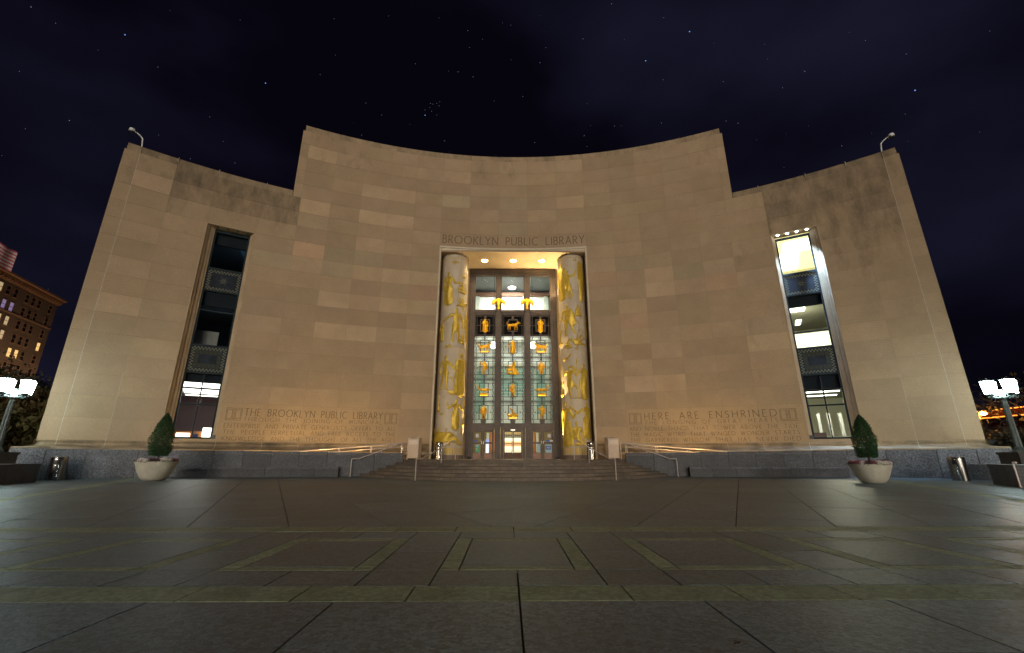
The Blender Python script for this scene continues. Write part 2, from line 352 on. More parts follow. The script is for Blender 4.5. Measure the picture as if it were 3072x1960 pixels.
# flared limestone base course above the granite, in stones
for s in (-1, 1):
    eb = [8.9, 12.1, 15.2, 18.35, 21.5, 24.6, 28.3, 32.5, 35.85, 38.7, TH_W + .9]
    for i in range(len(eb) - 1):
        a, b = eb[i], eb[i+1]
        z = 1.20 + .17 * (a - 9) / 30
        prof = [(RW + .1, 1.775), (34.955, 1.775), (34.945, 1.73), (34.97, 1.705), (34.93, 1.68), (34.965, 1.655), (34.96, 1.60)]
        for k in range(7):
            u = k / 6; prof.append((34.96 - 1.0 * (1 - cos(u * pi / 2)) , 1.60 - (.60 - z + .98) * 0 - (1.60 - z - .07) * sin(u * pi / 2)))
        prof += [(33.93, z + .04), (33.93, z - .10), (RW + .1, z - .10)]
        if i == len(eb) - 2:
            # last stone turns the corner: the same flare runs along its end
            n = 10; mb = MB(); m = len(prof); vs = []; fs = []
            for j in range(n + 1):
                for (R, zz) in prof:
                    fl = (34.96 - R) / 1.0 if R < 34.96 else 0
                    te = TH_W + .95 * max(0, fl)
                    t = a + (te - a) * j / n
                    vs.append(P(s * t, R, zz))
            for j in range(n):
                for k in range(m): 
                    q = (j*m+k, (j+1)*m+k, (j+1)*m+(k+1)%m, j*m+(k+1)%m); fs.append(q)
            fs.append(tuple(range(m))); fs.append(tuple(n*m+k for k in range(m))[::-1])
            mb.add(vs, fs)
            # flare running back along the end wall
            v2 = []; fx = [(TH_W + .95 * (max(0, (34.96 - R)) if R < 34.96 else 0), zz) for (R, zz) in prof[:-2]]
            mm = len(fx)
            for RR in (34.5, 50.0):
                for (t, zz) in fx: v2.append(P(s * t, RR, zz))
            f2 = [(k, k+1, mm+k+1, mm+k) for k in range(mm - 1)]
            mb.add(v2, f2)
        else:
            mb = MB(); sweep(mb, prof, (s*a + s*.015), (s*b - s*.015), 1.2)
        mb.build('base_course_stone', limed, LIB)
        if i in (1, 3, 4, 5, 7, 8):
            mb = MB(); t = s * b
            pr2 = [(R - .006, zz) for (R, zz) in prof[1:-2]]
            sweep(mb, pr2 + [(RW, z), (RW, 1.77)], t - .018, t + .018); mb.build('mortar_seam', mortarw, LIB)
    # granite plinth of the wing end
    pl = [30.2, 33.4, 36.6, 38.9, TH_W + 1.0]
    for i in range(len(pl) - 1):
        a, b = pl[i], pl[i+1]; z = 1.20 + .17 * (a - 9) / 30 - .02
        t0, t1 = (a + .02, b - .02) if s == 1 else (-b + .02, -a - .02)
        mb = MB(); arcbox(mb, t0, t1, 33.86, 36.0, 0, z); mb.build('plinth_stone', gran, LIB, color=(random.uniform(1.25, 1.6),) * 3 + (1,))
    mb = MB(); a, b = (TH_W, TH_W + .98) if s == 1 else (-TH_W - .98, -TH_W); arcbox(mb, a, b, 36, 50, 0, 1.3); mb.build('plinth_stone', gran, LIB)
    # low course at its foot near the litter bin
    mb = MB(); a, b = (37.6, TH_W + 1.3) if s == 1 else (-TH_W - 1.3, -37.6); arcbox(mb, a, b, 33.2, 33.85, 0, .66); mb.build('plinth_step', gran, LIB, color=(.85, .85, .85, 1))

# ------------------------------------------------------------------ slot windows with interiors
def slot_window(s, lit):
    A = lambda t: s * t
    win = thing_part('slot_window', LIB)
    # stone reveals
    def pw(prof, z0, z1, m, name, col=None):
        mb = MB(); vs = []; fs = []
        for (t, R) in prof: vs += [P(A(t), R, z0), P(A(t), R, z1)]
        for i in range(len(prof) - 1): fs.append((2*i, 2*i+1, 2*i+3, 2*i+2))
        mb.add(vs, fs); o = mb.build(name, m, win); return o
    pw([(32.52, 34.985), (32.42, 34.985), (32.42, 35.10), (32.22, 35.16), (32.22, 35.30), (31.95, 35.34), (31.95, 35.42), (31.78, 35.44), (31.78, 35.8)], 1.93, 14.74, limec, 'stone_reveal')
    pw([(28.28, 34.985), (28.38, 34.985), (28.38, 35.10), (28.52, 35.16), (28.52, 35.30), (28.64, 35.34), (28.64, 35.42), (28.72, 35.44), (28.72, 35.8)], 1.93, 14.74, limec, 'stone_reveal')
    mb = MB(); arcbox(mb, *sorted((A(28.3), A(32.5))), 34.99, 35.8, 14.70, 14.76); mb.build('soffit', limec, win)
    mb = MB(); arcbox(mb, *sorted((A(28.3), A(32.5))), 34.97, 35.8, 1.78, 1.93); mb.build('sill', limec, win)
    mb = MB(); arcbox(mb, *sorted((A(28.4), A(28.75))), 35.0, 35.4, 1.93, 2.15); mb.build('sill_block', gran, win)
    a0, a1 = 28.72, 31.78
    def fr(t0, t1, z0, z1, R0=35.50, R1=35.62, m=frame, name='frame_bar'):
        mb = MB(); x0, x1 = sorted((A(t0), A(t1))); arcbox(mb, x0, x1, R0, R1, z0, z1); return mb.build(name, m, win)
    for t0, t1 in ((a0, a0 + .15), (a1 - .15, a1)): fr(t0, t1, 1.93, 14.6)
    for z0, z1 in ((1.93, 2.04), (5.58, 5.70), (7.18, 7.28), (10.58, 10.68), (11.98, 12.10), (14.46, 14.60)): fr(a0 + .15, a1 - .15, z0, z1)
    fr(30.19, 30.29, 2.04, 5.58, 35.51, 35.60, name='mullion'); fr(a0 + .15, 30.185, 3.79, 3.87, 35.51, 35.60, name='transom'); fr(30.295, a1 - .15, 3.79, 3.87, 35.51, 35.60, name='transom')
    zb = 9.33 if s < 0 else 8.2
    fr(a0 + .15, a1 - .15, zb, zb + .06, 35.52, 35.60, name='transom')
    for (t0, t1, z0, z1) in ((a0, 30.19, 2.0, 3.8), (30.29, a1, 2.0, 3.8), (a0, 30.19, 3.86, 5.6), (30.29, a1, 3.86, 5.6), (a0, a1, 7.25, zb), (a0, a1, zb + .06, 10.6), (a0, a1, 12.05, 14.5)):
        g = fr(t0 + .1, t1 - .1, z0, z1, 35.57, 35.575, gls, 'window_pane')
    # two patterned spandrels
    for zi, (z0, z1) in enumerate(((10.68, 11.98), (5.70, 7.18))):
        sp = fr(a0 + .15, a1 - .15, z0, z1, 35.54, 35.66, spand, 'spandrel_panel')
        mb = MB(); t_in, t_out = a0 + .14, a1 - .14; q = .085; Rm = 35.2; dt = math.degrees(q / 35.5)
        def tile(t, z, w=dt, h=q, R=35.532):
            mb.add([P(A(t), R, z), P(A(t + w), R, z), P(A(t + w), R, z + h), P(A(t), R, z + h)], [(0, 1, 2, 3)])
        nx = int((t_out - t_in) / dt); nz = int((z1 - z0) / q)
        for i in range(nx):
            for j in range(nz):
                edge = i < 2 or j < 2 or i >= nx - 2 or j >= nz - 2
                if edge and (i + j) % 2 == 0: tile(t_in + i * dt, z0 + j * q)
        mb.build('inlay_border', spandl, win); mb = MB()
        if zi == 0:
            tm, zm = (a0 + a1) / 2, (z0 + z1) / 2
            for k in range(12):
                an = k * pi / 6; L = .36 if k % 2 == 0 else .24; w = .014
                dx, dz = cos(an), sin(an); r0 = .05
                pts = [(dx*r0 - dz*w, dz*r0 + dx*w), (dx*L, dz*L), (dx*r0 + dz*w, dz*r0 - dx*w)]
                mb.add([P(A(tm + math.degrees(px / 35.5)), 35.532, zm + pz) for px, pz in pts], [(0, 1, 2)])
        if zi == 0: mb.build('inlay_star', spandl, win)
        if zi == 1:
            n = 6; w = (t_out - t_in - 4 * dt - .1) / n; h = (z1 - z0 - 4 * q - .08) / 4
            for i in range(n):
                for j in range(4):
                    if i in (0, n - 1) or j in (0, 3):
                        x = t_in + 2 * dt + .05 + i * w; z = z0 + 2 * q + .04 + j * h
                        b2 = MB(); x0, x1 = sorted((A(x + .02), A(x + w - .02))); arcbox(b2, x0, x1, 35.527, 35.545, z + .012, z + h - .012); b2.build('tile', spandt, win)
    return win
spandt = mat('spandrel_tile', (.050, .055, .045), .8, 0, n1=(20, .3), n2=(60, .5), spec=.1)
def thing_part(name, parent):
    o = bpy.data.objects.new(name, None); COL.objects.link(o); o.parent = parent; return o

def room(s, z0, z1, depth, wallm, ceilm, floorm=None, t0=27.2, t1=33.4):
    """a real room behind the slot window: floor, ceiling, back and side walls"""
    A = sorted((s * t0, s * t1)); R1 = 36.0 + depth; mb = MB()
    def cb(a, b, Ra, Rb, za, zb, m, name):
        q = MB(); arcbox(q, a, b, Ra, Rb, za, zb, 3); return q.build(name, m, ROOMS)
    cb(A[0], A[1], 35.67, R1, z1, z1 + .1, ceilm, 'ceiling'); cb(A[0], A[1], 35.67, R1, z0 - .1, z0, floorm or wallm, 'floor')
    cb(A[0], A[1], R1, R1 + .1, z0, z1, wallm, 'back_wall')
    cb(A[0] - .3, A[0], 36.2, R1, z0, z1, wallm, 'side_wall'); cb(A[1], A[1] + .3, 36.2, R1, z0, z1, wallm, 'side_wall')
def rpanel(s, t0, t1, R0, R1, z, m, name='light_panel', th=.04):
    q = MB(); a, b = sorted((s * t0, s * t1)); arcbox(q, a, b, R0, R1, z - th, z, 2); return q.build(name, m, ROOMS)
offw = mat('room_paint', (.62, .60, .50), .8, n1=(.6, .06)); olive = mat('dim_ceiling', (.34, .34, .26), .8, n1=(.5, .1)); darkr = mat('dark_room', (.05, .055, .065), .8, n1=(.5, .2)); purpl = mat('mauve_partition', (.20, .14, .15), .8, n1=(1, .1)); orw = mat('orange_joinery', (.55, .22, .07), .5, n1=(2, .12)); blk = mat('roller_blind', (.018, .022, .032), .95, n1=(2, .1), spec=.1); teal = mat('blue_grey_soffit', (.10, .17, .22), .7)
ROOMS = thing_part('interior_rooms', LIB)
for s, lit in ((-1, False), (1, True)):
    slot_window(s, lit)
# right: three lit floors
room(1, 10.9, 14.62, 6, offw, fluow, t0=26.5, t1=34)
rpanel(1, 29.6, 33.6, 36.4, 38.2, 14.60, fluo); rpanel(1, 28.4, 31.0, 38.4, 41.5, 14.60, fluo)
p = P(30.2, 38, 12.6); lamp('AREA', 'room_light', (p[0], p[1], 13.6), 120, (1, .85, .5), 2.0, (0, 0, 0), ROOMS)
room(1, 5.7, 10.62, 9, offw, olive)
rpanel(1, 29.2, 30.6, 38.3, 39.2, 10.60, fluo); rpanel(1, 30.05, 30.5, 41.5, 43.0, 10.60, fluo)
rpanel(1, 28.9, 31.7, 35.72, 35.80, 8.19, emis('lit_cream_panel', (1, .95, .62), 1.6), 'lit_display_head', .9)
q = MB(); arcbox(q, 28.75, 31.75, 35.80, 36.0, 9.95, 10.60); q.build('roller_blind', blk, ROOMS)
p = P(30.2, 39, 9.3); lamp('POINT', 'room_light', p, 120, (1, .95, .75), .4, None, ROOMS)
room(1, 1.2, 5.6, 13, offw, olive)
q = MB(); arcbox(q, 28.75, 31.75, 35.72, 35.9, 4.78, 5.56); q.build('roller_blind', blk, ROOMS)
for R0 in (37.6, 39.6, 41.6, 44.0): rpanel(1, 29.6, 32.4, R0, R0 + .5, 5.35, fluo)
q = MB(); arcbox(q, 28.0, 29.25, 37.6, 38.2, 1.3, 4.6); q.build('pillar', olive, ROOMS)
for t in (30.3, 31.1, 32.0):
    q = MB(); arcbox(q, t, t + .25, 42.5, 43.2, 1.3, 3.9); q.build('bookcase_end', white, ROOMS)
q = MB(); arcbox(q, 28.3, 30.0, 36.6, 37.2, 1.3, 2.35); q.build('desk', purpl, ROOMS)
q = MB(); arcbox(q, 30.0, 32.4, 40.0, 40.4, 1.3, 2.25); q.build('counter', white, ROOMS)
p = P(31, 40, 4.6); lamp('POINT', 'room_light', p, 330, (1, .97, .72), .4, None, ROOMS)
# left: two dark floors, one lit floor
room(-1, 10.9, 14.62, 7, darkr, darkr)
q = MB(); q.add([P(-29.9, 36.5, 14.55), P(-28.9, 36.4, 14.55), P(-28.6, 40, 14.55), P(-29.2, 40.5, 14.55)], [(0, 1, 2, 3)]); q.build('ceiling_bulkhead', teal, ROOMS)
q = MB(); arcbox(q, -31.75, -28.75, 35.75, 35.95, 13.75, 14.5); q.build('roller_blind', blk, ROOMS)
room(-1, 5.7, 10.62, 8, darkr, mat('dusky_ceiling', (.12, .12, .11), .8))
q = MB(); arcbox(q, -31.75, -28.75, 35.75, 35.95, 9.7, 10.55); q.build('roller_blind', blk, ROOMS)
for R0, t in ((37.0, -30.6), (38.8, -30.4)):
    q = MB(); arcbox(q, t - .7, t + .9, R0, R0 + .8, 10.5, 10.56); q.build('unlit_ceiling_panel', darkr, ROOMS)
q = MB(); arcbox(q, -31.7, -29.9, 36.6, 36.8, 7.3, 8.35); q.build('display_panel', mat('grey_board', (.25, .25, .27), .7), ROOMS)
p = P(-30, 38, 9.0); lamp('POINT', 'room_light', p, 26, (.6, .75, .9), .5, None, ROOMS)
p = P(-29.2, 38, 12.6); lamp('POINT', 'room_light', p, 26, (.45, .65, .85), .5, None, ROOMS)
room(-1, 1.2, 5.6, 12, purpl, offw)
q = MB(); arcbox(q, -31.75, -28.75, 35.75, 35.9, 5.1, 5.56); q.build('roller_blind', blk, ROOMS)
for R0, w in ((38.2, 2.0), (41.5, .35), (42.5, .35), (43.5, .35), (45.0, .4)): rpanel(-1, 28.4, 32.4, R0, R0 + w, 5.40, fluo)
q = MB(); arcbox(q, -32.2, -28.2, 37.0, 37.12, 1.3, 2.42); q.build('joinery_wall', orw, ROOMS)
q = MB(); arcbox(q, -31.6, -30.6, 36.93, 36.98, 1.95, 2.30); q.build('lit_shelf', fluo, ROOMS)
q = MB(); arcbox(q, -29.7, -29.0, 36.85, 36.98, 1.95, 2.62); q.build('bright_lamp', fluo, ROOMS)
q = MB(); arcbox(q, -30.35, -30.0, 36.9, 36.98, 1.95, 2.25); q.build('blue_book_display', mat('blue_cloth', (.03, .06, .3), .6), ROOMS)
p = P(-30.2, 39, 4.5); lamp('POINT', 'room_light', p, 110, (1, .95, .9), .4, None, ROOMS)
# LED downlights and wash in the head of the lit slot window
ww = thing_part('window_downlights', LIB)
for k in range(4):
    t = 29.0 + k * .85
    for R in (35.12,):
        q = MB(); p = P(t, R, 14.66); q.lathe([(.07, 0), (.07, .03)], p[0], p[1], 12, cz=p[2]); q.build('downlight', coolb, ww)
for t, e, dt in ((31.35, 7000, 1), (29.4, 3600, -1)):
    for R, f in ((35.02, 1.0), (35.20, .5)):
        lamp('SPOT', 'downlight_beam', P(t, R, 14.60), e * f, (.42, .66, 1), .05, (0, radians(-6 * dt), radians(-t)), ww, spot_size=radians(34), spot_blend=.9)
q = MB()
for k in range(4): 
    p = P(-29.0 - k * .85, 35.2, 14.64); q.lathe([(.08, 0), (.08, .05)], p[0], p[1], 10, cz=p[2])
q.build('unlit_downlights', mat('green_fitting', (.07, .10, .05), .5), thing_part('window_downlights', LIB))

# ------------------------------------------------------------------ portal recess
YS = 32.0; ZL = .84; ZS = 15.40
POR = thing_part('portal', LIB)
mb = MB(); mb.box(-5.9, 5.9, 29.0, 33, ZS, ZS + .12); mb.build('soffit', limec, POR)
for s in (-1, 1):
    mb = MB(); x0, x1 = sorted((s * 5.40, s * 5.75)); mb.box(x0, x1, 29.05, YS + .4, 0, ZS - .002); mb.build('jamb', limec, POR)
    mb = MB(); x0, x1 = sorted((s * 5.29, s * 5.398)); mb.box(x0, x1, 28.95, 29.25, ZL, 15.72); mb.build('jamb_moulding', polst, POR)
    mb = MB(); x0, x1 = sorted((s * 3.42, s * 5.39)); mb.box(x0, x1, YS + .06, YS + .4, ZL, ZS - .003); mb.build('back_pier', limec, POR)
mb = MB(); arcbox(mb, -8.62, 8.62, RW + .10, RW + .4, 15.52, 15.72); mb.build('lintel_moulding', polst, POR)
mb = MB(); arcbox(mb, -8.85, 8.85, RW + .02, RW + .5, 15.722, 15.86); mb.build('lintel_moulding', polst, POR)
# starburst ceiling lamps
for x in (-2.17, .02, 2.21):
    cl = thing_part('ceiling_lamp', POR)
    mb = MB(); mb.lathe([(.20, 0), (.24, .05), (.24, .1)], x, 30.5, 20, cz=ZS - .06); mb.build('lamp_glass', bulb, cl)
    mb = MB()
    for k in range(12):
        an = k * pi / 6; L = .55 if k % 2 == 0 else .42
        d = Vector((cos(an), sin(an), 0)); n = Vector((-sin(an), cos(an), 0)); c0 = Vector((x, 30.5, ZS - .012))
        mb.add([c0 + d*.24 + n*.035, c0 + d*L, c0 + d*.24 - n*.035, c0 + d*.24 + n*.035 + Vector((0,0,.01)), c0 + d*L + Vector((0,0,.01)), c0 + d*.24 - n*.035 + Vector((0,0,.01))], [(0,1,2),(3,5,4),(0,3,4,1),(1,4,5,2)])
    mb.build('star_ray', gold, cl)
    lamp('SPOT', 'lamp_light', (x, 30.5, ZS - .1), 560, (1, .74, .36), .2, (0, 0, 0), cl, spot_size=radians(150), spot_blend=.9)
# floor uplights at the feet of the screen jambs
for x, e in ((-2.95, 5200), (2.95, 13000)):
    mb = MB(); mb.lathe([(.1, 0), (.12, .12), (.09, .14)], x, 30.35, 12, cz=ZL); mb.build('floor_uplight', black, POR)
    lamp('SPOT', 'uplight_beam', (x, 30.35, ZL + .2), e, (1, .72, .34), .06, (radians(180 + 1), 0, 0), POR, spot_size=radians(40), spot_blend=.9)
lamp('SPOT', 'uplight_beam', (2.9, 31.3, 12.4), 900, (1, .76, .38), .08, (radians(180), radians(0), 0), POR, spot_size=radians(120), spot_blend=.8)

# ---------------- silhouettes turned into low relief
def rcap(px, py, c):
    x1, y1, r1, x2, y2, r2 = c; dx, dy = x2 - x1, y2 - y1; l = dx*dx + dy*dy
    t = 0 if l < 1e-9 else max(0, min(1, ((px - x1)*dx + (py - y1)*dy) / l))
    return math.hypot(px - x1 - t*dx, py - y1 - t*dy) - (r1 + (r2 - r1) * t)
def relief(shapes, h, res, depth, mapf, fold=0, both=False, flip=1):
    """shapes in unit height; h = height in metres; mapf(u, v, d) -> point. returns MB"""
    xs = [c[0]-c[2] for c in shapes] + [c[0]+c[2] for c in shapes] + [c[3]-c[5] for c in shapes] + [c[3]+c[5] for c in shapes]
    ys = [c[1]-c[2] for c in shapes] + [c[1]+c[2] for c in shapes] + [c[4]-c[5] for c in shapes] + [c[4]+c[5] for c in shapes]
    x0, x1, y0, y1 = min(xs), max(xs), min(ys), max(ys); r = res / h
    nx = int((x1-x0)/r) + 3; ny = int((y1-y0)/r) + 3; idx = {}; mb = MB(); D = {}
    for j in range(ny):
        for i in range(nx):
            px, py = x0 + (i-1)*r, y0 + (j-1)*r; D[i, j] = (min(rcap(px, py, c) for c in shapes), px, py)
    def vid(i, j):
        if (i, j) not in idx:
            d, px, py = D[i, j]; q = max(0, -d) / .045
            hh = depth * (.30 + .70 * min(1, sqrt(q))) if d < 0 else 0
            if fold and d < 0: hh += depth * .42 * sin(px * fold + 1.5 * sin(py * 6))
            idx[i, j] = len(mb.v); mb.v.append(tuple(mapf(flip * px * h, py * h, max(0, hh))))
        return idx[i, j]
    for j in range(ny - 1):
        for i in range(nx - 1):
            c4 = [(i, j), (i+1, j), (i+1, j+1), (i, j+1)]
            ins = sum(D[c][0] < 0 for c in c4)
            if ins >= 2 or (ins == 1 and min(D[c][0] for c in c4) < -.4*r): mb.f.append(tuple(vid(*c) for c in c4))
    return mb
def man(la=(-.16, .58, -.14, .42), ra=(.16, .58, .15, .42), legs=((-.06, .0), (.07, .0)), robe=False, skirt=False, head=(0, .93), lean=0):
    S = [(head[0], head[1], .048, head[0], head[1]-.02, .05), (lean, .80, .045, lean, .86, .035), (-.085+lean, .775, .05, .085+lean, .775, .05), (lean, .75, .10, 0, .52, .075)]
    for sx, (ex, ey, hx, hy) in ((-1, la), (1, ra)):
        S += [(sx*.11+lean, .775, .042, ex, ey, .032), (ex, ey, .031, hx, hy, .024), (hx, hy, .03, hx, hy-.01, .028)]
    if robe: S += [(0, .55, .09, 0, .05, .135), (-.08, .5, .06, -.07, .04, .07), (.08, .5, .06, .09, .04, .07), (-.06, .02, .03, -.10, .02, .022), (.08, .02, .03, .12, .02, .022)]
    else:
        for sx, (fx, fy) in ((-1, legs[0]), (1, legs[1])):
            kx = (sx*.05 + fx) / 2 + .01; ky = (.5 + fy) / 2
            S += [(sx*.045, .5, .062, kx, ky, .045), (kx, ky, .043, fx, fy+.04, .028), (fx, fy+.015, .024, fx + .05, fy+.012, .018)]
        if skirt: S += [(0, .52, .085, 0, .38, .125)]
    return S
def beast(tail=True):
    S = [(-.45, .52, .14, .35, .56, .17), (.35, .62, .15, .62, .84, .10), (.62, .84, .10, .82, .80, .05), (.58, .93, .03, .56, 1.0, .015)]
    for x, o in ((-.5, -.05), (-.36, .05), (.28, -.04), (.42, .07)): S += [(x, .45, .075, x + o, .22, .045), (x + o, .22, .045, x + o - .02, .03, .032), (x+o, .02, .028, x+o+.06, .02, .02)]
    if tail: S += [(-.55, .58, .035, -.70, .75, .028), (-.70, .75, .028, -.62, .95, .025)]
    return S
def bird(): return [(-.35, .42, .05, .1, .48, .14), (.1, .52, .12, .3, .66, .06), (.3, .66, .06, .42, .62, .02), (0, .5, .08, -.25, .95, .03), (.05, .5, .07, -.05, 1.0, .025), (-.1, .48, .06, -.45, .8, .02), (.0, .35, .02, .0, .05, .015), (.08, .35, .02, .1, .05, .015), (-.5, .38, .04, -.1, .44, .07)]
def whale(): return [(-.5, .55, .10, .45, .52, .14), (-.5, .6, .07, -.66, .85, .04), (-.66, .85, .035, -.78, .98, .03), (-.66, .85, .035, -.56, .96, .03), (0, .4, .05, 0, .25, .04), (-.4, .1, .09, .4, .1, .09)]
def plant(): return [(0, 0, .05, .03, .3, .03), (.03, .3, .03, -.05, .55, .022), (-.05, .55, .022, .04, .8, .018), (.04, .8, .018, 0, 1, .03), (.03, .3, .02, .14, .42, .03), (-.05, .55, .02, -.16, .66, .03), (-.12, .03, .05, .12, .03, .05)]
def kneel(): return [(0, .9, .07, .01, .86, .07), (0, .78, .05, 0, .72, .05), (-.12, .66, .08, .14, .66, .08), (0, .64, .15, 0, .38, .12), (-.16, .64, .055, -.22, .42, .045), (-.22, .42, .045, -.06, .36, .035), (.18, .64, .06, .26, .38, .045), (.26, .38, .045, .28, .16, .035), (-.08, .34, .09, -.18, .3, .08), (-.2, .3, .08, -.18, .04, .06), (.06, .34, .11, .16, .06, .10), (-.1, .04, .05, .3, .04, .05)]
def seated(): return [(.08, .9, .07, .08, .87, .07), (.06, .74, .10, .0, .42, .12), (0, .36, .12, -.28, .36, .09), (-.28, .36, .08, -.3, .08, .06), (.12, .7, .05, -.12, .58, .04), (-.12, .58, .04, -.28, .66, .03), (-.2, .06, .06, .25, .06, .10), (.1, .3, .14, .12, .1, .14)]
def ship(): return [(-.45, .22, .10, .45, .22, .10), (-.2, .1, .09, .2, .1, .09), (.0, .3, .05, .1, .75, .10), (.1, .75, .09, .3, .95, .03), (-.3, .35, .05, -.15, .5, .05), (.5, .3, .05, .62, .42, .03)]
def starS(n=8):
    S = []
    for k in range(n):
        a = k*2*pi/n + pi/2; L = .5 if k % 2 == 0 else .36; S.append((.5*0, .5, .05, L*cos(a), .5 + L*sin(a), .008))
    return S
def tall_tree(): return [(0, 0, .05, 0, .9, .06), (.02, .3, .09, .02, .9, .08), (-.04, .55, .06, -.04, .95, .04), (.07, .2, .05, .07, .7, .05), (0, .97, .02, 0, 1, .02)]
def colmap(cx, phi, z0, R=.97, cyy=30.3, base=.0):
    def f(u, v, d):
        a = radians(phi) + u / R; r = R + base + d; return (cx + r * sin(a), cyy - r * cos(a), z0 + v)
    return f
cols = []
for s in (-1, 1):
    cx = s * 4.35; C_ = thing_part('relief_column', POR)
    zz = [15.38, 12.6, 10.4, 8.3, 5.0, 1.66]
    for i in range(len(zz) - 1):
        mb = MB(); mb.lathe([(.965, zz[i+1]), (.97, zz[i+1] + .012), (.97, zz[i] - .012), (.965, zz[i])], cx, 30.3, 64); mb.build('shaft_drum', colst, C_, smooth=True)
    mb = MB(); mb.lathe([(1.02, 1.58), (1.03, 1.60), (1.03, 1.66), (.97, 1.665)], cx, 30.3, 64); mb.build('base_ring', colst, C_, smooth=True)
    mb = MB(); mb.lathe([(1.0, 1.09), (1.0, 1.58)], cx, 30.3, 96, flute=.03, nf=1); mb.build('fluted_base', colst, C_)
    mb = MB()
    for k in range(48):
        a = k * 2*pi/48; mb.add([(cx+1.004*cos(a-.03), 30.3+1.004*sin(a-.03), 1.12), (cx+1.004*cos(a+.03), 30.3+1.004*sin(a+.03), 1.12), (cx+1.004*cos(a+.03), 30.3+1.004*sin(a+.03), 1.53), (cx+1.004*cos(a-.03), 30.3+1.004*sin(a-.03), 1.53)], [(0,1,2,3)])
    mb.build('gilded_fluting', gold, C_)
    mb = MB(); mb.lathe([(1.01, ZL), (1.01, 1.09)], cx, 30.3, 64); mb.build('plinth', mat('brown_plinth', (.17, .12, .10), .5, n1=(3, .15)), C_, smooth=True)
    def rel(shapes, phi, z0, h, depth=.06, fold=0, flip=1, m=gold, C_=C_, cx=cx):
        if h > 1.2: shapes = [(a, b, r * .86, c, d, q * .86) for a, b, r, c, d, q in shapes]; fold *= 1.4
        relief(shapes, h, .026, depth, colmap(cx, phi, z0), fold, flip=flip).build('gilded_relief', m, C_, smooth=True)
    for k in range(14):
        rel([(0, .5, .3, 0, .5, .3)], -80 + k * 12.3, 15.02 if s < 0 else 15.08, .12)
    if s < 0:
        rel(starS(), 4, 14.42, .62); rel(man(la=(-.17, .6, -.12, .45), ra=(.2, .62, .38, .66), robe=True), -21, 11.5, 2.5, fold=26)
        rel(seated(), 42, 12.36, .9); rel(bird(), 46, 13.45, .42, flip=-1); rel(bird(), 48, 10.95, 1.05)
        rel(man(la=(-.3, .66, -.42, .55), ra=(.2, .6, .2, .44), skirt=True, legs=((-.1, 0), (.08, 0))), 18, 8.67, 2.55, fold=14)
        rel(man(robe=True), -46, 8.83, 1.35, fold=26); rel(seated(), 50, 8.6, .72); rel([(-.9, .3, .12, .9, .35, .12), (-.5, .6, .12, .2, .75, .1), (.0, .5, .2, .3, .9, .1)], -10, 8.2, .3)
        rel(man(la=(-.22, .62, -.17, .48), ra=(.24, .6, .3, .74), legs=((-.14, .02), (.04, 0))), -18, 5.31, 2.42, fold=18)
        rel(man(robe=True, la=(-.12, .6, -.05, .5), ra=(.13, .6, .05, .52)), 50, 5.04, 2.95, fold=26)
        rel(plant(), 20, 5.03, 1.7); rel([(-.5, .4, .25, .5, .4, .25), (-.3, .6, .2, .3, .6, .2)], 8, 5.05, .28)
        rel(man(la=(-.27, .66, -.30, .86), ra=(.22, .66, .20, .80), robe=True, head=(.02, .93)), 31, 2.77, 1.97, fold=22)
        rel([(-.75, .40, .34, .3, .45, .24), (.3, .42, .22, .95, .12, .08), (.95, .12, .08, 1.15, .03, .03), (-.7, .3, .1, -.8, .02, .07), (-.2, .3, .1, -.15, .02, .07), (.2, .3, .08, .28, .05, .05), (-.9, .7, .03, -.95, .98, .02), (-.4, .7, .03, -.3, 1.05, .02), (0, .6, .03, .1, .9, .02)], -10, 1.68, 1.2, .07, fold=9)
        rel([(-.6, .5, .3, .6, .5, .3)], -27, 3.62, .17); rel(plant(), -46, 3.9, 1.1); rel(man(), 80, 8.9, 2.1); rel(plant(), 78, 3.0, 1.7)
    else:
        rel([(-.3, .2, .06, .1, .1, .10), (.1, .1, .1, .45, .35, .09), (.45, .35, .08, .5, .8, .02)], 8, 14.86, .32)
        rel(man(la=(-.18, .86, -.2, 1.0), ra=(.22, .8, .28, .98), legs=((.05, .03), (.12, .1)), skirt=True), -24, 11.85, 2.3, fold=22)
        rel(tall_tree(), 36, 11.8, 3.1, fold=20); rel(man(robe=True), -56, 12.0, 2.9, fold=22); rel(starS(4), -21, 14.4, .2)
        rel(man(la=(-.2, .6, -.13, .5), ra=(.2, .66, .22, .5), legs=((-.07, 0), (.2, .07))) + [(.08, .75, .1, .16, .42, .13)], -32, 9.12, 2.42, fold=16)
        rel([(-.25, .05, .1, .25, .05, .1), (0, .2, .25, 0, .5, .22), (0, .55, .15, 0, .95, .05)], 17, 10.6, .85); rel(starS(6), 15, 9.9, .3); rel(starS(6), 16, 9.4, .28)
        rel(bird(), 8, 8.0, 1.3, .06, flip=-1); rel(seated(), -30, 8.25, .7)
        rel([(-.5, .25, .14, .0, .35, .13), (.0, .35, .12, .7, .95, .07)], -42, 7.33, .5)
        rel(man(la=(-.22, .68, -.2, .9), ra=(.2, .86, .08, .95), legs=((.0, 0), (.2, .28)), skirt=True), -30, 4.78, 2.28, fold=20)
        rel(man(la=(-.24, .62, -.3, .82), ra=(.15, .58, .1, .45), robe=True), 30, 4.8, 2.4, fold=24)
        rel([(0, 0, .012, 0, .88, .012), (0, .9, .03, 0, 1, .008)], 2, 4.8, 2.7)
        rel([(-1, .5, .4, 1, .5, .4)], 2, 4.74, .06) ; rel([(-7, .5, .4, 9, .5, .4)], 2, 4.74, .06)
